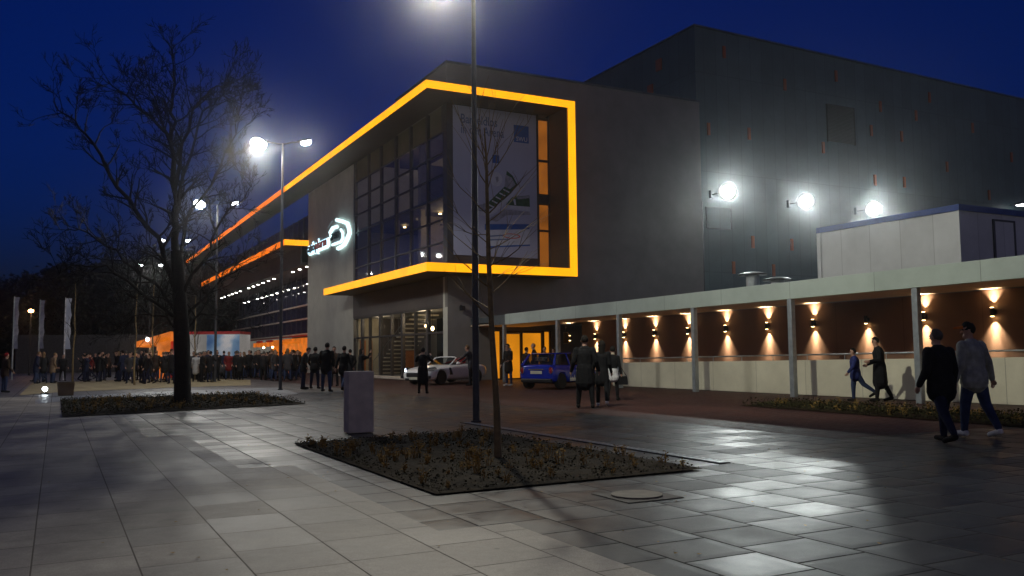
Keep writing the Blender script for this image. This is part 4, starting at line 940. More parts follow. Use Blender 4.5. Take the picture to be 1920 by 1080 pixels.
mb = MB(); c = Vector(La).lerp(Vector(Lb), .35); mb.ell((c[0], c[1]-.1, 2.62), (.12, .08, .14), 8, 6); t.part('lamp', mb, 'down', smooth=True)
lamp('tent_light', 'POINT', (d_[0]*.4, d_[1]*.4-.3, 2.0), 40, (1, .6, .3), t.o, shadow_soft_size=.2)

# ================================================================== TREES
def branch(mb, tw, p, d, l, r, depth, rng, up=.12, spread=.55, minr=.012):
    n = 4; pts = [p.copy()]; rad = [r]
    for i in range(n):
        d = (d+Vector((rng.gauss(0, .16), rng.gauss(0, .16), rng.gauss(0, .10)+up*.3))).normalized()
        p = p+d*l/n; pts.append(p.copy()); rad.append(max(.0065, r*(1-.55*(i+1)/n)))
    (mb if r > .03 else tw).tube(pts, rad, 7 if r > .06 else (5 if r > .02 else 3), cap=False)
    if depth <= 0: return
    kk = rng.randint(3, 4) if depth > 1 else rng.randint(3, 5)
    for k in range(kk):
        u = rng.uniform(.25, 1) if k else 1.0
        i = min(n-1, int(u*n)); q = pts[i].lerp(pts[i+1], u*n-i); rr = rad[i]*rng.uniform(.42, .62)
        ax = d.orthogonal().normalized(); ax.rotate(Matrix.Rotation(rng.uniform(0, 6.28), 3, d))
        nd = (d+ax*rng.uniform(spread*.6, spread*1.6)+Vector((0, 0, up))).normalized()
        branch(mb, tw, q, nd, l*rng.uniform(.42, .68), max(.008, rr), depth-1, rng, up, spread)
def limb(mb, tw, pts, r0, r1, rng, every=.8, bl=1.5, depth=2, up=.12):
    pts = [Vector(p) for p in pts]; n = len(pts)
    # finer, slightly crooked path
    fine = []; rads = []
    for i in range(n-1):
        for k in range(4):
            u = k/4; q = pts[i].lerp(pts[i+1], u); q += Vector((rng.gauss(0, .04), rng.gauss(0, .05), rng.gauss(0, .03))); fine.append(q)
    fine.append(pts[-1]); m_ = len(fine)
    rads = [r0+(r1-r0)*(i/(m_-1))**.8 for i in range(m_)]
    mb.tube(fine, rads, 8, cap=False)
    acc = 0
    for i in range(2, m_):
        acc += (fine[i]-fine[i-1]).length
        if acc > every:
            acc = 0
            for q in range(2):
                d = (fine[i]-fine[i-1]).normalized(); ax = d.orthogonal().normalized(); ax.rotate(Matrix.Rotation(rng.uniform(0, 6.28), 3, d))
                nd = (d*.7+ax*rng.uniform(.6, 1.1)+Vector((0, 0, up))).normalized()
                branch(mb, tw, fine[i], nd, bl*rng.uniform(.6, 1.2), rads[i]*.45+.008, depth, rng, up)
    branch(mb, tw, fine[-1], (fine[-1]-fine[-2]).normalized(), bl*.6, r1, depth-1, rng, up)
def px_limb(pxs_, Y0, dY):
    out = []
    for i, (x, y) in enumerate(pxs_): out.append(Vector(atY(x, y, Y0+dY*i/(len(pxs_)-1))))
    return out
rng = random.Random(11)
tb = gp(342, 757); Y0 = tb[1]
big = Thing('large_tree', 'large bare old tree with spreading limbs growing in the planted bed', 'tree', tuple(tb), own=True)
big.org = tuple(tb)
mb = MB(); tw = MB()
trunk = px_limb([(342, 757), (342, 690), (341, 640), (337, 560), (331, 470)], Y0, .0)
mb.tube([trunk[0]+Vector((0, 0, -.05)), trunk[0]+Vector((0, 0, .25)), trunk[1], trunk[2], trunk[3], trunk[4]], [.34, .25, .225, .235, .20, .17], 14, cap=False)
for pxl, dy, r0, r1 in [
    ([(331, 470), (327, 380), (325, 300), (322, 230), (325, 160), (321, 92)], .4, .17, .02),
    ([(333, 540), (291, 444), (222, 352), (176, 273), (139, 227), (104, 197)], -1.6, .13, .02),
    ([(328, 330), (319, 255), (268, 208), (222, 168), (194, 148)], 1.4, .10, .018),
    ([(327, 360), (338, 290), (366, 205), (394, 168), (436, 155)], -1.2, .10, .015),
    ([(329, 420), (345, 320), (380, 210), (416, 180), (450, 195)], 1.8, .09, .015),
    ([(333, 520), (352, 410), (404, 330), (440, 250), (452, 180)], 2.2, .10, .015),
    ([(335, 560), (390, 470), (432, 392), (470, 350)], -2.0, .09, .015),
    ([(337, 590), (290, 530), (215, 470), (150, 430), (112, 430)], 2.0, .10, .015),
    ([(337, 600), (280, 560), (200, 500), (130, 500), (105, 520)], -2.4, .09, .015),
    ([(338, 610), (390, 550), (440, 500), (475, 455)], 2.5, .08, .012),
    ([(326, 290), (302, 225), (292, 185), (276, 155)], -1.5, .07, .012),
    ([(339, 620), (300, 590), (260, 590), (225, 610)], -1.0, .06, .012),
    ([(339, 620), (380, 590), (420, 590), (450, 605)], 1.2, .06, .012),
]:
    limb(mb, tw, px_limb(pxl, Y0, dy), r0*.72, r1*.8, rng, .36, .85, 3)
big.part('trunk', mb, 'bark', smooth=True); big.part('crown', tw, 'twig')

# young tree
rng = random.Random(5)
yb = gp(933, 864)
yt = Thing('young_tree', 'thin bare young tree leaning slightly in the front bed before the banner', 'tree', tuple(yb), own=True); yt.org = tuple(yb)
mb = MB(); tw = MB(); Y1 = yb[1]
ytr = px_limb([(934, 868), (931, 760), (922, 620), (916, 480), (913, 360), (912, 300), (908, 240)], Y1, .1)
mb.tube(ytr, [.055, .045, .038, .032, .024, .018, .008], 9, cap=False)
def thin(p, q, r0, sag, rng):
    p, q = Vector(p), Vector(q); d = q-p; pts = []
    for i in range(6):
        u = i/5; pts.append(p+d*u+Vector((rng.gauss(0, .015), rng.gauss(0, .02), -sag*math.sin(u*3.14))))
    tw.tube(pts, [r0*(1-.8*i/5) for i in range(6)], 4, cap=False)
    for k in range(rng.randint(3, 5)):
        u = rng.uniform(.3, .95); c = pts[int(u*5)]; a = d.normalized()*rng.uniform(.15, .42)*1.2
        a = a+Vector((rng.gauss(0, .12), rng.gauss(0, .12), rng.uniform(.02, .15))); tw.tube([c, c+a*.5+Vector((0, 0, .02)), c+a], [r0*.4, r0*.3, .002], 3, cap=False)
for (x0, y0), (x1, y1), dy in [((913, 300), (845, 195), .3), ((913, 300), (880, 190), -.3), ((912, 300), (930, 170), .2), ((913, 310), (968, 185), -.4), ((913, 330), (1005, 200), .5), ((914, 350), (862, 215), -.5),
                           ((914, 400), (835, 310), .5), ((914, 400), (990, 320), -.5), ((914, 420), (1020, 300), .3), ((915, 460), (825, 350), -.3), ((915, 470), (1030, 390), .6), ((916, 490), (810, 400), .7),
                           ((916, 500), (1010, 430), -.7), ((917, 540), (830, 440), -.6), ((918, 555), (990, 470), .5), ((919, 580), (845, 520), .6), ((920, 595), (870, 540), -.5), ((917, 520), (1000, 500), .2), ((915, 440), (850, 420), -.8), ((914, 360), (950, 210), .6), ((916, 505), (960, 400), .8), ((913, 320), (895, 170), .5)]:
    thin(atY(x0, y0, Y1+.08), atY(x1, y1, Y1+dy), .010, .05, rng)
yt.part('trunk', mb, 'barkpale', smooth=True); yt.part('crown', tw, 'barkpale')

# saplings at the left and dark trees behind the square
def sapling_meshes(seed, H):
    rng = random.Random(seed); mb = MB(); tw = MB()
    pts = [Vector((rng.gauss(0, .03), rng.gauss(0, .03), H*i/6)) for i in range(7)]; pts[0] = Vector((0, 0, 0))
    mb.tube(pts, [.06, .05, .045, .035, .028, .02, .008], 7, cap=False)
    for i in range(2, 7):
        for k in range(3):
            a = rng.uniform(0, 6.28); branch(mb, tw, pts[i], Vector((math.cos(a)*.6, math.sin(a)*.6, .9)).normalized(), 1.1, .018, 1, rng, .2, .4)
    return mb, tw
smb, stw = sapling_meshes(3, 5.2)
first = None
for i, (x, y, f, lab) in enumerate([(136, 716, 1.15, 'slender young tree in front of the crowd, right of the white flag'), (252, 722, 1.0, 'slender young tree left of the large trunk, nearer than the crowd'), (285, 716, 1.1, 'slender young tree close behind the large trunk on its left'), (365, 712, 1.0, 'slender young tree right behind the large trunk')]):
    p = gp(x, y)
    if first is None:
        t = Thing('young_tree', lab, 'tree', tuple(p), 'young trees along the square', own=True); t.part('trunk', smb, 'barkpale', smooth=True); t.part('crown', stw, 'twig'); first = t.o; o = first
    else:
        o = copy_tree(first); o.location = Vector(p)
    o['label'] = lab; o.rotation_euler = (0, 0, i*1.3); o.scale = (f, f, f)
def bush_tree(seed, H):
    rng = random.Random(seed); mb = MB(); lf = MB()
    mb.tube([(0, 0, 0), (.1, 0, H*.3), (0, .1, H*.6), (0, 0, H*.9)], [.35, .28, .18, .05], 8, cap=False)
    cl = []
    for k in range(26):
        a = rng.uniform(0, 6.28); z = H*rng.uniform(.22, .95); rr = H*.30*math.sin(min(1, (1.06-z/H)*1.5)*1.57)*rng.uniform(.3, 1)
        c = Vector((math.cos(a)*rr, math.sin(a)*rr, z)); mb.tube([(0, 0, z*.75), tuple(c)], [.09, .02], 5, cap=False); cl.append((c, H*rng.uniform(.06, .13)))
    for c, r_ in cl:
        for k in range(95):
            d = Vector((rng.gauss(0, 1), rng.gauss(0, 1), rng.gauss(0, .8))).normalized()*r_*rng.uniform(.3, 1.15)
            p = c+d; l = H*.024*rng.uniform(.6, 1.6); a = Vector((rng.gauss(0, 1), rng.gauss(0, 1), rng.gauss(0, 1))).normalized(); b = a.orthogonal().normalized()
            lf.add([p, p+a*l+b*l*.35, p+a*l*2, p+a*l-b*l*.35], [(0, 1, 2, 3)])
    return mb, lf
protos = []
for sd in (21, 22, 23):
    a, b = bush_tree(sd, 10.0); protos.append((a.mesh('trunk'), b.mesh('crown')))
    protos[-1][0].materials.append(M['bark']); protos[-1][1].materials.append(M['foliage'])
rng = random.Random(9)
for i in range(24):
    x = -75+i*24; x = x if x < 505 else rng.uniform(40, 480)
    Y = 100+rng.uniform(0, 30)+(12 if i % 2 else 0)
    px_top = {0: 540, 1: 520, 2: 500, 3: 505, 4: 500, 5: 490, 6: 500, 7: 480, 8: 490, 9: 500}.get(min(9, max(0, int(x/42))), 500)+rng.uniform(-14, 22)
    p = atY(x, 700, Y); H = max(6, atY(x, px_top, Y)[2])
    o = D.objects.new('dark_tree', None); COL.objects.link(o); o.location = (p[0], p[1], 0); o.rotation_euler = (0, 0, rng.uniform(0, 6.28)); f = H/10; o.scale = (f*1.15, f*1.15, f)
    tag(o, 'dense dark tree in the line of trees behind the square at left', 'tree', 'dark trees behind the square')
    for me, nm in zip(protos[i % 3], ('trunk', 'crown')):
        c = D.objects.new(nm, me); COL.objects.link(c); c.parent = o

# ================================================================== PEOPLE
def cap_mesh(mb, a, b, ra, rb, n=10):
    a, b = Vector(a), Vector(b); d = b-a; L = d.length
    if L < 1e-6: mb.ell(a, (ra, ra, ra), n, 6); return
    d.normalize(); pts = []; rad = []
    for k in range(4): th = math.pi/2*(1-k/3); pts.append(a-d*ra*math.sin(th)); rad.append(max(.001, ra*math.cos(th)))
    for k in range(4): th = math.pi/2*k/3; pts.append(b+d*rb*math.sin(th)); rad.append(max(.001, rb*math.cos(th)))
    mb.tube(pts, rad, n)
def rotx(v, deg): return Matrix.Rotation(R(deg), 3, 'X') @ Vector(v)
def figure(pose):
    """primitives of one person, 1.75 m tall, facing +y, as (a, b, ra, rb, material key, x-stretch)"""
    g = pose.get; out = []
    lean = g('lean', 3); female = g('female', 0); coat = g('coat', .30); bulk = g('bulk', 1.0)
    hipz = .93
    hip = Vector((0, 0, hipz)); Rl = Matrix.Rotation(R(-lean), 3, 'X')
    def up(z, x=0, y=0): return hip+Rl @ Vector((x, y, z))
    # legs
    feet = []
    for sd, key in ((-1, 'L'), (1, 'R')):
        hf = g('hip'+key, 0); kb = g('knee'+key, 3); sp = g('spread', 3)
        h = hip+Vector((sd*.09, 0, -.02)); d = Matrix.Rotation(R(hf), 3, 'X') @ Vector((sd*math.sin(R(sp)), 0, -1))
        k = h+d*.43; d2 = Matrix.Rotation(R(hf-kb), 3, 'X') @ Vector((sd*math.sin(R(sp))*.6, 0, -1)); an = k+d2*.42
        out.append((h, k, .090*bulk, .062*bulk, 'trousers', 1)); out.append((k, an+Vector((0, 0, .02)), .062*bulk, .048, 'trousers', 1))
        fd = Matrix.Rotation(R((hf-kb)*.6), 3, 'X') @ Vector((sd*.10, 1, -.02)); fd.normalize()
        out.append((an+Vector((0, -.02, -.045)), an+fd*.17+Vector((0, 0, -.055)), .048, .036, 'shoes', 1)); feet.append(min(an.z-.095, (an+fd*.17).z-.092))
    # torso
    out.append((up(.0), up(.14), .125*bulk, .115*bulk, 'trousers' if not coat else 'jacket', 1.3))
    out.append((up(.10), up(.36), .115*bulk, .125*bulk, 'jacket', 1.38))
    out.append((up(.34), up(.46), .120*bulk, .085*bulk, 'jacket', 1.55))
    out.append((up(.40, -.12), up(.50, 0), .075*bulk, .065, 'jacket', 1)); out.append((up(.40, .12), up(.50, 0), .075*bulk, .065, 'jacket', 1))
    if coat:
        out.append((up(.02), up(.02)+Vector((0, 0, -coat)), .135*bulk, .135*bulk+coat*.06, g('hem', 'jacket'), 1.32))
    # neck, head
    nb = up(.50); ht = g('headtilt', 0); hy = g('headyaw', 0)
    Rh = Matrix.Rotation(R(hy), 3, 'Z') @ Matrix.Rotation(R(-ht), 3, 'X')
    hc = nb+Rl @ (Rh @ Vector((0, .025, .185)))
    out.append((nb-Vector((0, 0, .03)), hc-Vector((0, 0, .06)), .062, .058, g('neck', 'skin'), 1))
    out.append((hc+Rh @ Vector((0, 0, -.035)), hc+Rh @ Vector((0, .0, .035)), .075, .088, 'skin', .92))
    out.append((hc+Rh @ Vector((0, .035, -.075)), hc+Rh @ Vector((0, .045, -.085)), .045, .04, 'skin', 1))
    out.append((hc+Rh @ Vector((0, .088, .0)), hc+Rh @ Vector((0, .105, -.022)), .010, .015, 'skin', 1))
    for sd in (-1, 1):
        out.append((hc+Rh @ Vector((sd*.082, .0, .01)), hc+Rh @ Vector((sd*.084, -.005, -.025)), .016, .013, 'skin', 1))
        out.append((hc+Rh @ Vector((sd*.032, .082, .018)), hc+Rh @ Vector((sd*.038, .082, .018)), .010, .010, 'hair', 1))
    hr = g('hair', 'short')
    out.append((hc+Rh @ Vector((0, -.022, .030)), hc+Rh @ Vector((0, -.005, .052)), .090, .085, 'hair', .95))
    if hr == 'long': out.append((hc+Rh @ Vector((0, -.045, .02)), hc+Rh @ Vector((0, -.06, -.20)), .085, .07, 'hair', 1.15))
    if hr == 'cap':
        out.append((hc+Rh @ Vector((0, .0, .062)), hc+Rh @ Vector((0, .01, .075)), .094, .075, 'cap', .98))
        out.append((hc+Rh @ Vector((-.03, .09, .06)), hc+Rh @ Vector((-.03, .17, .045)), .022, .014, 'brim', 2.2))
    if hr == 'hood': out.append((nb+Rl @ Vector((0, -.06, .02)), nb+Rl @ Vector((0, -.07, .07)), .085, .075, 'hood', 1.3))
    # arms
    hands = []
    for sd, key in ((-1, 'L'), (1, 'R')):
        af = g('arm'+key, 0); ao = g('out'+key, 8); eb = g('elbow'+key, 12); inn = g('in'+key, 0)
        sh = up(.45, sd*.185*(.93 if female else 1)*(.5+.5*bulk))
        d = Rl @ (Matrix.Rotation(R(af), 3, 'X') @ Vector((sd*math.sin(R(ao)), 0, -math.cos(R(ao))))); d.normalize()
        el = sh+d*.29
        d2 = Rl @ (Matrix.Rotation(R(af+eb), 3, 'X') @ Vector((sd*math.sin(R(ao-inn)), 0, -math.cos(R(ao-inn))))); d2.normalize()
        wr = el+d2*.255
        out.append((sh, el, .066*bulk, .050*bulk, 'jacket', 1)); out.append((el, wr, .050*bulk, .036*bulk, 'jacket', 1))
        hands.append((wr, d2, sd))
        side = Vector((1, 0, 0)) if abs(d2.x) < .9 else Vector((0, 1, 0))
        n_ = d2.cross(side).normalized(); w = n_.cross(d2).normalized()
        if g('detail', 0):
            out.append((wr+d2*.01, wr+d2*.075, .030, .032, 'skin', 1))
            for f_ in range(4):
                o_ = n_*(.026*(f_-1.5)*.75); l_ = (.068, .080, .075, .058)[f_]
                p0 = wr+d2*.085+o_; p1 = p0+d2*l_*.5-w*sd*.010; p2 = p1+d2*l_*.42-w*sd*.026
                out.append((p0, p1, .0105, .0098, 'skin', 1)); out.append((p1, p2, .0098, .0085, 'skin', 1))
            t0 = wr+d2*.035+n_*.030; t1 = t0+d2*.035+n_*.026; out.append((t0, t1, .0125, .0115, 'skin', 1)); out.append((t1, t1+d2*.034-w*sd*.008, .0115, .009, 'skin', 1))
        else:
            out.append((wr+d2*.01, wr+d2*.09, .032, .036, 'skin', 1)); out.append((wr+d2*.09-w*sd*.005, wr+d2*.165-w*sd*.03, .030, .018, 'skin', 1)); out.append((wr+d2*.04+n_*.03, wr+d2*.09+n_*.055, .013, .011, 'skin', 1))
    for ex in g('extra', []): out.append(ex)
    dz = -min(feet)
    return [(a+Vector((0, 0, dz)), b+Vector((0, 0, dz)), ra, rb, m_, st) for a, b, ra, rb, m_, st in out], [(w+Vector((0, 0, dz)), d, s) for w, d, s in hands]
def person_mesh(pose, keys, voxel):
    prims, hands = figure(pose)
    mb = MB()
    for a, b, ra, rb, m_, st in prims:
        k = MB(); cap_mesh(k, a, b, ra, rb, 12)
        if st != 1:
            c = (a+b)/2; k.v = [(c.x+(v[0]-c.x)*st, v[1], v[2]) for v in k.v]
        mb.add(k.v, k.f)
    o = D.objects.new('tmp', mb.mesh('tmp')); COL.objects.link(o)
    rm = o.modifiers.new('r', 'REMESH'); rm.mode = 'VOXEL'; rm.voxel_size = voxel; rm.use_smooth_shade = True
    sm = o.modifiers.new('s', 'SMOOTH'); sm.factor = .5; sm.iterations = 2
    bake(o); me = o.data; D.objects.remove(o)
    n = len(me.polygons); cen = np.zeros(n*3); me.polygons.foreach_get('center', cen); cen = cen.reshape(-1, 3)
    best = np.full(n, 1e9); idx = np.zeros(n, int)
    for a, b, ra, rb, m_, st in prims:
        a_ = np.array(a); b_ = np.array(b); c = (a_+b_)/2
        q = cen.copy(); q[:, 0] = c[0]+(q[:, 0]-c[0])/st
        ab = b_-a_; L = max(1e-9, ab@ab); u = np.clip(((q-a_)@ab)/L, 0, 1)
        d = np.linalg.norm(q-(a_+u[:, None]*ab), axis=1)-(ra+(rb-ra)*u)
        w = d < best; best[w] = d[w]; idx[w] = keys.index(m_)
    me.polygons.foreach_set('material_index', idx.astype('i')); me.polygons.foreach_set('use_smooth', [True]*n); me.update()
    return me, hands, idx
KEYS = ['skin', 'hair', 'jacket', 'trousers', 'shoes', 'cap', 'brim', 'hood', 'shirt', 'scarf']
def shell(me, idx, key, name, mat, parent, off=.004, sidex=0):
    """a garment: the covered faces of the body again, a few millimetres outside it"""
    k = KEYS.index(key)
    ids = np.nonzero(idx == k)[0]
    if sidex: cx_ = np.array([me.polygons[int(i)].center.x for i in ids]); ids = ids[cx_*sidex > 0]
    if len(ids) < 6: return None
    vmap = {}; vs = []; fs = []
    for i in ids:
        f = []
        for v in me.polygons[int(i)].vertices:
            if v not in vmap:
                vmap[v] = len(vs); vv = me.vertices[v]; vs.append(tuple(vv.co+vv.normal*off))
            f.append(vmap[v])
        fs.append(f)
    g_ = D.meshes.new(name); g_.from_pydata(vs, [], fs); g_.polygons.foreach_set('use_smooth', [True]*len(fs)); g_.materials.append(M[mat]); g_.update()
    o = D.objects.new(name, g_); COL.objects.link(o); o.parent = parent
    return o
HANDS = {}
def person(px, py, H, yaw, pose, cols, label, group=None, at=None, voxel=.012):
    me, hands, idx = person_mesh(pose, KEYS, voxel)
    me.name = 'person'
    mats = {'skin': 'skin', 'hair': 'c_hairdark', 'jacket': 'c_black', 'trousers': 'c_black', 'shoes': 'c_shoedark', 'cap': 'c_black', 'brim': 'c_orange', 'hood': 'c_cream', 'shirt': 'c_white', 'scarf': 'c_cream'}
    mats.update(cols)
    for k in KEYS: me.materials.append(M[mats[k]])
    o = D.objects.new('person', me); COL.objects.link(o)
    p = Vector(gp(px, py)) if at is None else Vector(at)
    o.location = p; o.rotation_euler = (0, 0, -R(yaw)); f = H/1.75; o.scale = (f, f, f)
    tag(o, label, 'person', group)
    for key, nm in (('jacket', 'jacket'), ('trousers', 'trousers'), ('hair', 'hair'), ('cap', 'cap'), ('brim', 'cap_brim'), ('hood', 'hood'), ('shirt', 'shirt'), ('scarf', 'scarf')):
        shell(me, idx, key, nm, mats[key], o)
    for sx_ in (-1, 1): shell(me, idx, 'shoes', 'shoe', mats['shoes'], o, sidex=sx_)
    o['hands'] = 0; del o['hands']
    return o, [(Matrix.Translation(p) @ Matrix.Rotation(-R(yaw), 4, 'Z') @ (Vector(w)*f), d, s) for w, d, s in hands]

W = dict
walkL = W(hipL=22, kneeL=8, hipR=-16, kneeR=22, armL=-22, armR=18, elbowL=15, elbowR=22)
walkR = W(hipR=22, kneeR=8, hipL=-16, kneeL=22, armR=-22, armL=18, elbowL=22, elbowR=15)
stand = W(hipL=2, hipR=-2, spread=5, elbowL=35, elbowR=40, armL=2, armR=4)
pocket = W(hipL=3, hipR=-3, spread=6, armL=-8, armR=-8, outL=16, outR=16, elbowL=48, elbowR=48, inL=30, inR=30)
# right foreground
person(1832, 819, 1.79, -26, W(walkL, detail=1, hair='cap', coat=.13, bulk=1.26, armR=-8, outR=20, elbowR=14, armL=6, headyaw=48, hipL=12, hipR=-12, kneeR=14), W(jacket='c_olive', trousers='c_jeans', shoes='c_shoewhite', hair='c_hairdark', cap='c_black', brim='c_orange'), 'person in a pale grey jacket, jeans and a dark cap walking along the canopy', voxel=.010)
person(1770, 829, 1.68, -20, W(walkR, detail=1, coat=.20, bulk=1.28, hair='short', headyaw=8, hipR=12, hipL=-14, kneeL=16, armL=6, armR=-6, elbowL=25, elbowR=25), W(jacket='c_black', trousers='c_navy', hair='c_hairgrey'), 'person in a black jacket and dark jeans walking beside the one in a cap', voxel=.010)
person(1652, 753, 1.74, -78, W(walkL, detail=1, coat=.46, bulk=1.2, hair='short', headtilt=8, hipL=12, hipR=-14, kneeR=12, armL=4, armR=0, elbowL=85, elbowR=70), W(jacket='c_black', trousers='c_black'), 'tall person in a knee-length black coat walking left along the low wall')
person(1606, 752, 1.44, -80, W(walkR, detail=1, coat=.16, bulk=1.22, hair='short', hipR=8, hipL=-30, kneeL=22, armR=-20, armL=24, outL=14, outR=16), W(jacket='c_blue', trousers='c_jeans'), 'child in a dark blue jacket and jeans walking left ahead of the black coat')
# trio by the blue car
person(1098, 766, 1.80, 4, W(stand, bulk=1.18, coat=.38, spread=7, hair='short', hipL=5, hipR=-6, detail=1, armL=-5, armR=-5, outL=14, outR=14), W(jacket='c_black', trousers='c_black'), 'broad person in a black coat seen from behind beside the blue car')
person(1130, 762, 1.70, 8, W(walkL, female=1, coat=.30, hair='long', bulk=.95, hipL=12, hipR=-12, detail=1, armL=0, armR=0, elbowL=40, elbowR=40), W(jacket='c_black', trousers='c_black', shoes='c_shoewhite'), 'long-haired person in black with white shoes walking between two others')
_, hd_ = person(1150, 751, 1.57, 14, W(walkR, female=1, coat=.24, hem='shirt', hair='short', bulk=.98, hipR=12, hipL=-10, neck='scarf', detail=1, armR=2, outR=10, elbowR=8, armL=0), W(jacket='c_black', trousers='c_black', shirt='c_white', scarf='c_cream', hair='c_hairdark'), 'person in a dark jacket over a long white top carrying a shoulder bag')
w_ = hd_[1][0]
t = Thing('handbag', 'dark shoulder bag hanging at the side of the person in the white top', 'bag', (w_[0]+.04, w_[1], w_[2]-.32), own=True)
mb = MB(); mb.hexa([(-.16, -.06, 0), (.16, -.06, 0), (.16, .06, 0), (-.16, .06, 0)], [(-.13, -.04, .25), (.13, -.04, .25), (.13, .04, .25), (-.13, .04, .25)]); t.part('body', mb, 'c_black', bevel=.03)
mb = MB(); mb.tube([(-.12, 0, .24), (-.09, 0, .5), (-.1, 0, .78), (-.04, 0, .5), (.12, 0, .24)], .011, 6); t.part('strap', mb, 'c_darkbrown')
# people round the cars
person(793, 738, 1.62, 6, W(stand, coat=.48, armL=55, armR=55, elbowL=85, elbowR=85, outL=25, outR=25, inL=40, inR=40, spread=6, bulk=1.08, hair='short'), W(jacket='c_black', trousers='c_black'), 'person in a dark coat photographing the white car with raised arms')
person(884, 723, 1.80, -75, W(stand, lean=14, armL=62, elbowL=12, armR=50, elbowR=18, coat=.2, hair='short'), W(jacket='c_greydk', trousers='c_black', hair='c_hairfair'), 'fair-haired person leaning over the side of the white car')
person(954, 724, 1.80, -140, W(stand, coat=.32, hair='hood', female=1, armL=8, elbowL=70, armR=5, elbowR=30, headyaw=-20), W(jacket='c_black', trousers='c_jeans', shoes='c_shoewhite', hood='c_cream', hair='c_hairdark'), 'person in a black jacket with a pale hood standing before the orange doors')
for x, y, h, yw, lab, wp in [(1003, 719, 1.84, -80, 'tall bald person in black standing behind the blue car against the orange door', .0), (986, 721, 1.66, 60, 'shorter person in black standing behind the left end of the blue car', 0), (1022, 717, 1.70, 190, 'person facing the camera behind the roof of the blue car', 0), (1039, 716, 1.62, 200, 'person with fair face beside the post behind the blue car', 0)]:
    person(x, y, h, yw, W(pocket, coat=.3, hair='short'), W(jacket='c_black' if h > 1.8 else 'c_darkbrown', trousers='c_black', hair='skin' if h > 1.8 else 'c_hairdark'), lab)
# group in front of the pale wall
G = 'people standing in front of the pale wall'
for x, y, h, yw, ps, cl, lab in [
    (569, 730, 1.76, 75, W(pocket, lean=8, headtilt=25, coat=.22, bulk=1.05), W(jacket='c_black', trousers='c_navy'), 'person in black with bowed head, leftmost before the pale wall'),
    (590, 729, 1.74, 10, W(pocket, coat=.16, bulk=1.15, spread=8), W(jacket='c_black', trousers='c_navy'), 'person in a short black jacket standing second from the left before the pale wall'),
    (612, 735, 1.86, 12, W(pocket, coat=.2, bulk=1.18, spread=9, hipL=8, hipR=-8), W(jacket='c_black', trousers='c_jeans'), 'tallest person of the group before the pale wall, in black jacket and jeans'),
    (627, 724, 1.78, -170, W(stand, coat=.3, bulk=1.0), W(jacket='c_brown', trousers='c_black', hair='c_hairdark'), 'person in a brown open coat standing among the group before the pale wall'),
    (644, 732, 1.76, 20, W(walkL, coat=.24, bulk=1.1, hipL=12, hipR=-10), W(jacket='c_black', trousers='c_jeans'), 'person in black jacket and blue jeans walking left of the concrete pillar'),
    (657, 722, 1.66, -30, W(pocket, coat=.3), W(jacket='c_black', trousers='c_black'), 'person in black standing behind the walking one near the concrete pillar'),
    (676, 722, 1.70, 60, W(stand, coat=.4, armR=70, elbowR=95, outR=20, armL=55, elbowL=60, female=1, hair='long'), W(jacket='c_black', trousers='c_black'), 'person in a black coat raising a hand behind the concrete pillar')]:
    person(x, y, h, yw, ps, cl, lab, G)
person(8, 736, 1.62, 30, W(stand, coat=.2, bulk=1.1, hair='short', hood=1), W(jacket='c_brown', trousers='c_jeans', hair='c_red'), 'person in a brown jacket, jeans and red hat at the left edge of the picture')
# crowd on the square
CK = KEYS
poses = [W(pocket, coat=.22), W(stand, coat=.40), W(pocket, coat=.3, female=1, hair='long'), W(walkL, coat=.2), W(stand, coat=.15, bulk=1.15), W(pocket, lean=6, headtilt=12, coat=.3, bulk=1.1), W(stand, coat=.3, armR=50, elbowR=95, hair='cap')]
crowd_me = []
for i, ps in enumerate(poses):
    me, _, idx = person_mesh(ps, KEYS, .024); me.name = 'person'
    base = {'skin': 'skin', 'hair': ['c_hairdark', 'c_hairgrey', 'c_hairfair'][i % 3], 'jacket': 'c_obj', 'trousers': ['c_navy', 'c_black', 'c_jeans'][i % 3], 'shoes': 'c_shoedark', 'cap': 'c_black', 'brim': 'c_black', 'hood': 'c_cream', 'shirt': 'c_white', 'scarf': 'c_cream'}
    for k in KEYS: me.materials.append(M[base[k]])
    crowd_me.append(me)
JC = [('black', (.012, .012, .014)), ('black', (.012, .012, .014)), ('dark blue', (.014, .02, .05)), ('dark brown', (.04, .025, .018)), ('dark grey', (.05, .05, .055)), ('black', (.010, .010, .011)), ('dark red', (.16, .014, .014)), ('pale', (.45, .44, .43)), ('tan', (.26, .18, .11))]
JW = [6, 6, 4, 3, 3, 4, 1, .7, .7]
rng = random.Random(77); placed = []
slots = []
for x0, x1, y0, y1, n in [(65, 130, 712, 720, 8), (150, 245, 706, 716, 22), (240, 345, 704, 720, 34), (350, 420, 703, 717, 30), (415, 520, 700, 713, 50), (505, 562, 700, 716, 22)]:
    k = 0; tries = 0
    while k < n and tries < 900:
        tries += 1
        x, y = rng.uniform(x0, x1), rng.uniform(y0, y1); p = gp(x, y)
        if loc(p)[0] > -1.6 and loc(p)[1] > 29: continue
        if any((p[0]-q[0])**2+(p[1]-q[1])**2 < .38 for q in placed): continue
        if (p[0]-(-16.66))**2+(p[1]-49.0)**2 < .5: continue
        placed.append(p); slots.append((p, x)); k += 1
words = ['hands in pockets', 'longer coat', 'long hair', 'walking', 'broad build', 'bending', 'capped']
trs = ['navy trousers', 'black trousers', 'jeans']
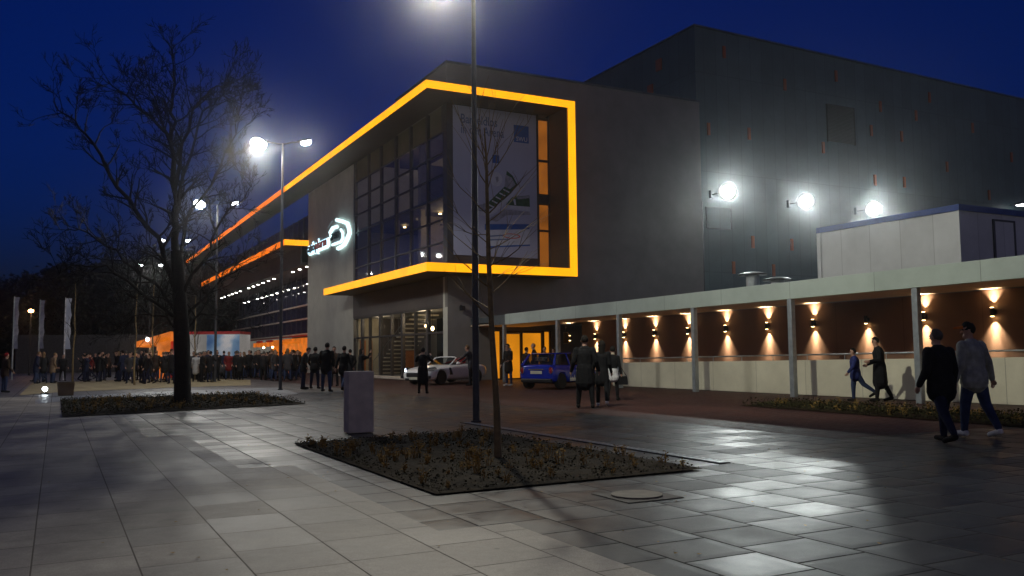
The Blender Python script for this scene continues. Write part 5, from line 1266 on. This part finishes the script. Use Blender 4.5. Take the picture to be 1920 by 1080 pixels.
for i, (p, x) in enumerate(slots):
    j = rng.choices(range(len(JC)), JW)[0]; m_ = rng.randrange(len(crowd_me))
    o = D.objects.new('person', crowd_me[m_]); COL.objects.link(o)
    o.location = Vector(p); o.rotation_euler = (0, 0, rng.uniform(0, 6.28)); f = rng.uniform(.93, 1.05)*.985; o.scale = (f, f, f); o.color = JC[j][1]+(1,)
    side = 'left of large tree' if x < 325 else 'right of large tree'
    tag(o, f'person in {JC[j][0]} jacket, {trs[m_ % 3]}, {words[m_]}, crowd {side}', 'person', 'crowd in front of the wing')

# ================================================================== CARS
def car_loft(stations, nose_round=True):
    """stations: x, half width, z bottom, z shoulder, z top; body as a lofted closed surface"""
    mb = MB(); rings = []
    for x, w, zb, zs, zt in stations:
        half = [(0, zb), (w*.80, zb), (w*.96, zb+.10), (w, zb+(zs-zb)*.55), (w*.965, zs), (w*.80, zs+(zt-zs)*.72), (w*.40, zt-.004), (0, zt)]
        ring_ = [(x, y, z) for y, z in half]+[(x, -y, z) for y, z in half[-2:0:-1]]
        rings.append(ring_)
    n = len(rings[0]); vs = [v for r_ in rings for v in r_]; fs = []
    for i in range(len(rings)-1):
        for k in range(n): fs.append((i*n+k, i*n+(k+1) % n, (i+1)*n+(k+1) % n, (i+1)*n+k))
    fs.append(tuple(range(n-1, -1, -1))); fs.append(tuple((len(rings)-1)*n+k for k in range(n)))
    mb.add(vs, fs); return mb
def cut_arches(o, centres, r_, w):
    cutters = []
    for x, y in centres:
        c = MB(); c.lathe([(r_, y-.24), (r_, y+.24)], (x, 0, r_*.93), 28, 'y')
        k = D.objects.new('cut', c.mesh('cut')); COL.objects.link(k); k.matrix_world = o.matrix_world; k.parent = o.parent; cutters.append(k)
        b = o.modifiers.new('b', 'BOOLEAN'); b.operation = 'DIFFERENCE'; b.object = k; b.solver = 'EXACT'
    bake(o)
    for k in cutters: D.objects.remove(k)
    return o
def wheels(t, centres, r_, rimmat, spokes=7):
    for x, y in centres:
        sg_ = 1 if y > 0 else -1
        mb = MB(); mb.lathe([(r_*.70, y-.11), (r_*.96, y-.11), (r_, y-.06), (r_, y+.06), (r_*.96, y+.11), (r_*.70, y+.11)], (x, 0, r_), 28, 'y'); w = t.part('wheel', mb, 'tyre', smooth=False)
        mb = MB(); yo = y+sg_*.07
        mb.lathe([(r_*.72, yo-.02), (r_*.72, yo+.025)], (x, 0, r_), 26, 'y', cap=False); mb.lathe([(r_*.16, yo-.02), (r_*.16, yo+.03)], (x, 0, r_), 12, 'y')
        for k in range(spokes):
            a = 6.283*k/spokes; mb.tube([(x+r_*.14*math.cos(a), yo, r_+r_*.14*math.sin(a)), (x+r_*.70*math.cos(a), yo, r_+r_*.70*math.sin(a))], .024, 5)
        t.part('rim', mb, rimmat, w)
        mb = MB(); mb.lathe([(r_*.68, yo-sg_*.05-.004), (r_*.68, yo-sg_*.05+.004)], (x, 0, r_), 24, 'y'); t.part('brake_disc', mb, 'black', w)
# ---- white roadster
fw_ = gp(836, 721); rw_ = gp(900.5, 717.0)
hd = Vector((-.585, -.811, 0)); yawc = math.atan2(hd.y, hd.x)
lft = Vector((-hd.y, hd.x, 0))
wb = 2.68; ctr = Vector((fw_[0]-.22, fw_[1], 0))-lft*.84-hd*wb/2
wc = Thing('white_roadster', 'white open two-seat sports car parked in front of the pale wall', 'car', tuple(ctr), own=True, rot=yawc)
stn = [(2.30, .55, .24, .50, .60), (2.24, .74, .19, .56, .66), (2.05, .87, .17, .64, .74), (1.6, .94, .17, .72, .83), (1.0, .965, .17, .79, .89), (.45, .95, .17, .84, .93), (0, .93, .17, .86, .94), (-.6, .93, .17, .87, .95), (-1.2, .965, .17, .88, .97), (-1.7, .965, .19, .86, .94), (-2.1, .88, .26, .80, .88), (-2.30, .70, .34, .74, .80)]
bo = wc.part('body', car_loft(stn), 'white_paint', smooth=True); sb = bo.modifiers.new('s', 'SUBSURF'); sb.levels = 2; sb.render_levels = 2
wcs = [(wb/2, .80), (wb/2, -.80), (-wb/2, .80), (-wb/2, -.80)]
cut_arches(bo, [(x, y*1.13) for x, y in wcs], .375, .3); bo.data.polygons.foreach_set('use_smooth', [True]*len(bo.data.polygons))
wheels(wc, wcs, .34, 'rimdark', 10)
# cabin opening, windscreen frame, seats
mb = MB(); mb.box(-1.15, .30, -.66, .66, .90, .962); wc.part('cockpit', mb, 'black', bevel=.03)
mb = MB()
zt = 1.26
mb.tube([(.62, .74, .88), (.40, .72, 1.0), (-.02, .63, zt-.03), (-.06, .5, zt), (-.07, 0, zt+.02), (-.06, -.5, zt), (-.02, -.63, zt-.03), (.40, -.72, 1.0), (.62, -.74, .88)], .035, 8); wf = wc.part('windscreen_frame', mb, 'white_paint', smooth=True)
mb = MB(); mb.quad((.58, -.70, .90), (.58, .70, .90), (-.03, .58, zt), (-.03, -.58, zt)); wc.part('windscreen', mb, 'carglass', wf)
for y in (-.36, .36):
    mb = MB(); mb.hexa([(-.75, y-.25, .8), (-.55, y-.25, .8), (-.55, y+.25, .8), (-.75, y+.25, .8)], [(-.92, y-.2, 1.24), (-.78, y-.2, 1.24), (-.78, y+.2, 1.24), (-.92, y+.2, 1.24)]); wc.part('seat', mb, 'c_red' if y > 0 else 'black', bevel=.05)
mb = MB(); mb.tube([(.1, .05, .96), (-.72, .52, 1.22)], .05, 6); wc.part('strap', mb, 'redpanel')
mb = MB(); mb.tube([(-1.0, .36, .95), (-1.03, .36, 1.17), (-1.03, .18, 1.22), (-1.0, .05, .95)], .03, 6); mb.tube([(-1.0, -.36, .95), (-1.03, -.36, 1.17), (-1.03, -.18, 1.22), (-1.0, -.05, .95)], .03, 6); wc.part('roll_bar', mb, 'black')
# nose: grille, lamps, intakes, plate
mb = MB(); mb.box(2.18, 2.33, -.46, .46, .37, .56); gr = wc.part('grille', mb, 'black', bevel=.03)
mb = MB(); mb.box(2.32, 2.345, -.45, .45, .455, .475); mb.lathe([(.075, 2.33), (.075, 2.35)], (0, 0, .465), 18, 'x', cap=False); mb.tube([(2.345, 0, .465), (2.345, 0, .54)], .008, 4); mb.tube([(2.345, 0, .465), (2.345, .06, .43)], .008, 4); mb.tube([(2.345, 0, .465), (2.345, -.06, .43)], .008, 4); wc.part('emblem', mb, 'chrome', gr)
mb = MB(); mb.box(2.24, 2.31, -.55, .55, .20, .31); wc.part('air_intake', mb, 'black', bevel=.02)
mb = MB(); mb.box(2.29, 2.335, -.26, .26, .25, .36); wc.part('licence_plate', mb, 'plate')
for y in (-1, 1):
    mb = MB(); vs = [(2.16, y*.63, .60), (2.22, y*.56, .66), (1.98, y*.69, .765), (1.78, y*.80, .80), (1.72, y*.88, .76), (1.95, y*.86, .66)]
    k = MB(); k.add([Vector(v)+Vector((.03, y*.035, .035)) for v in vs]+[Vector(v)-Vector((.12, y*.08, .08)) for v in vs], [(0, 1, 2, 3, 4, 5), (11, 10, 9, 8, 7, 6)]+[(i, (i+1) % 6, 6+(i+1) % 6, 6+i) for i in range(6)]); hl_ = wc.part('headlight', k, 'carglass')
    mb = MB(); mb.ell((2.20, y*.62, .66), (.035, .05, .035), 8, 6); mb.ell((2.08, y*.72, .73), (.03, .04, .03), 8, 6); wc.part('bulb', mb, 'daylamp' if y < 0 else 'chrome', hl_, smooth=True)
    mb = MB(); mb.box(2.12, 2.24, y*.80-.10, y*.80+.10, .30, .43); wc.part('side_intake', mb, 'black', bevel=.02)
    mb = MB(); mb.hexa([(.62, y*.93, .45), (.82, y*.94, .45), (.82, y*.985, .45), (.62, y*.975, .45)], [(.78, y*.93, .78), (.86, y*.93, .78), (.86, y*.98, .78), (.78, y*.975, .78)]); wc.part('side_vent', mb, 'black')
    mb = MB(); mb.ell((.30, y*1.02, .98), (.09, .11, .075), 12, 8); mb.tube([(.34, y*.9, .90), (.30, y*1.0, .96)], .025, 6); wc.part('mirror', mb, 'white_paint', smooth=True)
    mb = MB(); mb.box(-2.30, -2.2, y*.55-.15, y*.55+.15, .66, .74); wc.part('tail_light', mb, 'redlens')

# ---- blue hatchback
rwp = gp(1050.5, 729.5)
hb = Vector((.56, .83, 0)).normalized(); rgt = Vector((hb.y, -hb.x, 0)); yawb = math.atan2(hb.y, hb.x)
wb2 = 2.47; ctr = Vector((rwp[0], rwp[1], 0))-rgt*.72+hb*wb2/2
bc = Thing('blue_hatchback', 'small blue hatchback car with a white skyline decal parked near the orange doors', 'car', tuple(ctr), own=True, rot=yawb)
stn = [(1.86, .55, .26, .60, .70), (1.80, .72, .20, .68, .80), (1.55, .82, .19, .78, .88), (1.0, .84, .19, .86, .95), (.3, .84, .19, .90, .97), (-.5, .845, .19, .92, .98), (-1.2, .85, .19, .93, .99), (-1.62, .84, .22, .92, .985), (-1.80, .80, .28, .86, .95), (-1.84, .70, .34, .78, .90)]
bo = bc.part('body', car_loft(stn), 'blue_paint', smooth=True); sb = bo.modifiers.new('s', 'SUBSURF'); sb.levels = 2; sb.render_levels = 2
wcs = [(wb2/2, .73), (wb2/2, -.73), (-wb2/2, .73), (-wb2/2, -.73)]
cut_arches(bo, [(x, y*1.12) for x, y in wcs], .345, .3); bo.data.polygons.foreach_set('use_smooth', [True]*len(bo.data.polygons))
wheels(bc, wcs, .31, 'rim', 5)
# glasshouse: frustum of dark glass, body-colour pillars and roof
bot = [(.72, .74), (.72, -.74), (-1.72, -.74), (-1.72, .74)]; top = [(.02, .60), (.02, -.60), (-1.36, -.60), (-1.36, .60)]
mb = MB(); mb.add([(x, y, .93) for x, y in bot]+[(x, y, 1.375) for x, y in top], [(0, 1, 5, 4), (1, 2, 6, 5), (2, 3, 7, 6), (3, 0, 4, 7), (7, 4, 5, 6)]); gh = bc.part('window', mb, 'carglass', bevel=.03)
mb = car_loft([(.14, .50, 1.36, 1.37, 1.385), (-.02, .60, 1.355, 1.375, 1.405), (-.6, .625, 1.355, 1.385, 1.425), (-1.2, .61, 1.355, 1.385, 1.415), (-1.46, .56, 1.35, 1.375, 1.395)]); bc.part('roof', mb, 'blue_paint', smooth=True, sub=1)
mb = MB()
for i in range(4): mb.tube([(bot[i][0], bot[i][1], .92), (top[i][0], top[i][1], 1.375)], [.06, .04] if i > 1 else .035, 8)
for y in (-1, 1): mb.tube([(-.55, y*.755, .93), (-.60, y*.622, 1.375)], .03, 6)
bc.part('pillar', mb, 'blue_paint', smooth=True)
mb = MB(); mb.box(-1.5, .5, -.55, .55, .60, .93); bc.part('seat_row', mb, 'black')
for y in (-1, 1):
    mb = MB(); mb.ell((-1.80, y*.66, .74), (.06, .09, .14), 12, 8); tl_ = bc.part('tail_light', mb, 'redlens', smooth=True)
    mb = MB(); mb.tube([(-1.85+.06*abs(math.sin(k*.5236))*0, y*.66+.085*math.cos(k*.5236), .74+.135*math.sin(k*.5236)) for k in range(13)], .014, 6); bc.part('chrome_ring', mb, 'chrome', tl_, smooth=True)
    mb = MB(); mb.ell((.55, y*.93, .96), (.07, .09, .065), 10, 8); bc.part('mirror', mb, 'blue_paint', smooth=True)
    mb = MB(); mb.ell((1.70, y*.55, .72), (.10, .13, .12), 12, 8); bc.part('headlight', mb, 'chrome', smooth=True)
mb = MB(); mb.box(-1.862, -1.83, -.26, .26, .60, .72); pl = bc.part('licence_plate', mb, 'plate')
mb = MB(); mb.box(-1.875, -1.845, -.35, .35, .755, .80); bc.part('tailgate_handle', mb, 'chrome', bevel=.01)
mb = MB(); mb.box(-1.90, -1.70, -.70, .70, .26, .42); bc.part('bumper', mb, 'black', bevel=.04)
mb = MB()
for y0, y1, z in ((-.30, .26, 1.20), (-.24, .20, 1.12)): mb.quad((-1.72+(z-.93)*.809-.012, y0, z), (-1.72+(z-.93)*.809-.012, y1, z), (-1.72+(z+.045-.93)*.809-.012, y1, z+.045), (-1.72+(z+.045-.93)*.809-.012, y0, z+.045))
bc.part('window_sticker', mb, 'c_greydk', gh)
mb = MB(); mb.ell((-1.62, .48, 1.05), (.03, .06, .03), 10, 6); bc.part('washer_glint', mb, 'chrome', gh, smooth=True) if False else None
# decal on the right-hand side: roofs and one tall spire
sk = [(0, .30), (0, .42), (.05, .42), (.08, .50), (.11, .42), (.18, .42), (.22, .48), (.26, .42), (.32, .42), (.36, .55), (.40, .42), (.46, .42), (.49, .60), (.52, .90), (.55, .60), (.58, .42), (.70, .42), (.75, .50), (.80, .42), (.92, .42), (.92, .30)]
mb = MB(); mb.extr([(-.72+x, -.862, z) for x, z in sk], (0, -.006, 0)); bc.part('decal', mb, 'decal')

# dark car inside the crowd
p = gp(432, 708)
dk = Thing('dark_car', 'dark parked car half hidden inside the crowd below the wing', 'car', tuple(p), own=True, rot=R(-115))
bo = dk.part('body', car_loft([(1.9, .6, .26, .55, .66), (1.8, .78, .2, .62, .74), (1.2, .85, .19, .76, .86), (.3, .86, .19, .86, .92), (-1.0, .86, .19, .88, .94), (-1.8, .82, .24, .84, .92), (-1.95, .66, .34, .72, .82)]), 'c_greydk', smooth=True, sub=2)
wcs = [(1.2, .76), (1.2, -.76), (-1.25, .76), (-1.25, -.76)]; wheels(dk, wcs, .31, 'rim', 5)
mb = MB(); mb.add([(.6, .74, .9), (.6, -.74, .9), (-1.5, -.74, .9), (-1.5, .74, .9), (-.1, .58, 1.38), (-.1, -.58, 1.38), (-1.1, -.58, 1.38), (-1.1, .58, 1.38)], [(0, 1, 5, 4), (1, 2, 6, 5), (2, 3, 7, 6), (3, 0, 4, 7), (7, 4, 5, 6)]); dk.part('window', mb, 'carglass')
for y in (-1, 1): mb = MB(); mb.ell((1.82, y*.6, .62), (.06, .14, .07), 10, 6); dk.part('headlight', mb, 'chrome', smooth=True)
mb = MB(); mb.box(1.9, 1.95, -.26, .26, .36, .47); dk.part('licence_plate', mb, 'plate')

# ================================================================== SKY, CAMERA, RENDER
w = D.worlds.new('World'); SC.world = w; w.use_nodes = True
nt = w.node_tree; bg = nt.nodes['Background']
sky = nt.nodes.new('ShaderNodeTexSky'); sky.sky_type = 'NISHITA'; sky.sun_disc = False
sky.sun_elevation = R(.2); sky.sun_rotation = R(160); sky.air_density = 1.0; sky.dust_density = .3; sky.ozone_density = 6.0
mul = nt.nodes.new('ShaderNodeMix'); mul.data_type = 'RGBA'; mul.blend_type = 'MULTIPLY'; mul.inputs[0].default_value = 1; mul.inputs[7].default_value = (.32, .46, .92, 1)
nt.links.new(sky.outputs['Color'], mul.inputs[6])
# warm glow added low in the unseen sky behind the camera, lighting what faces it
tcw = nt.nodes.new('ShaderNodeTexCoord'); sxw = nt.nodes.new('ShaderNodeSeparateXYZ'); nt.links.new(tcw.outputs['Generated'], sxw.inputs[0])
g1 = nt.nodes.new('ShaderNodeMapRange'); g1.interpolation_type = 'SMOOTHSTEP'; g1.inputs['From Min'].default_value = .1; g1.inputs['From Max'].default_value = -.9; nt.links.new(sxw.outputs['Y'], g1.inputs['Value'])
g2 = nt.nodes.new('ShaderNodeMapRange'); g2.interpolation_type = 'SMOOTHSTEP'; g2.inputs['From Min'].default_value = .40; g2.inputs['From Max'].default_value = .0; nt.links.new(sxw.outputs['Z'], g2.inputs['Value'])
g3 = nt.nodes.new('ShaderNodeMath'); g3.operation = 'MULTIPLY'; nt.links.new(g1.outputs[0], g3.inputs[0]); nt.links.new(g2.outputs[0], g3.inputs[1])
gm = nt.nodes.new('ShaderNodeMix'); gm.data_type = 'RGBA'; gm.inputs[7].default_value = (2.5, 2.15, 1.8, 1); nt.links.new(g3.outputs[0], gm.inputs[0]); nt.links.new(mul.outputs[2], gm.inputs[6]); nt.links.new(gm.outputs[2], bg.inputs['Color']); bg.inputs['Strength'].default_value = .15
# thin even mist, added to give the lamps halos like lens glare
HZ = globals().get('HAZE', .0007)
if HZ:
    hb_ = MB(); hb_.box(-239, 239, -239, 239, -1.1, 60)
    hm = D.materials.new('halo_haze'); hm.use_nodes = True; hn = hm.node_tree; hn.nodes.remove(hn.nodes['Principled BSDF'])
    pv = hn.nodes.new('ShaderNodeVolumePrincipled'); pv.inputs['Color'].default_value = (.9, .93, .97, 1); pv.inputs['Density'].default_value = HZ; pv.inputs['Anisotropy'].default_value = .962
    hn.links.new(pv.outputs[0], hn.nodes['Material Output'].inputs['Volume'])
    ho = mkobj('halo_haze', hb_.mesh('halo_haze'), hm); ho['kind'] = 'stuff'; ho['label'] = 'thin mist added to give the lamps halos'

cam = D.cameras.new('camera'); co = D.objects.new('camera', cam); COL.objects.link(co)
m3 = Matrix((_r, _u, -_fw)).transposed()
co.matrix_world = Matrix.Translation((0, 0, CH)) @ m3.to_4x4()
cam.sensor_fit = 'HORIZONTAL'; cam.sensor_width = 36; cam.lens = F/1920*36; cam.clip_start = .1; cam.clip_end = 3000
SC.camera = co
vs = SC.view_settings; vs.view_transform = 'Standard'; vs.look = 'None'; vs.exposure = 0; vs.gamma = 1; vs.use_curve_mapping = False
cy = SC.cycles
cy.use_denoising = True; cy.max_bounces = 5; cy.diffuse_bounces = 2; cy.glossy_bounces = 3; cy.transparent_max_bounces = 6; cy.transmission_bounces = 3
cy.sample_clamp_indirect = 3; cy.caustics_reflective = False; cy.caustics_refractive = False
SC.render.image_settings.color_depth = '8'
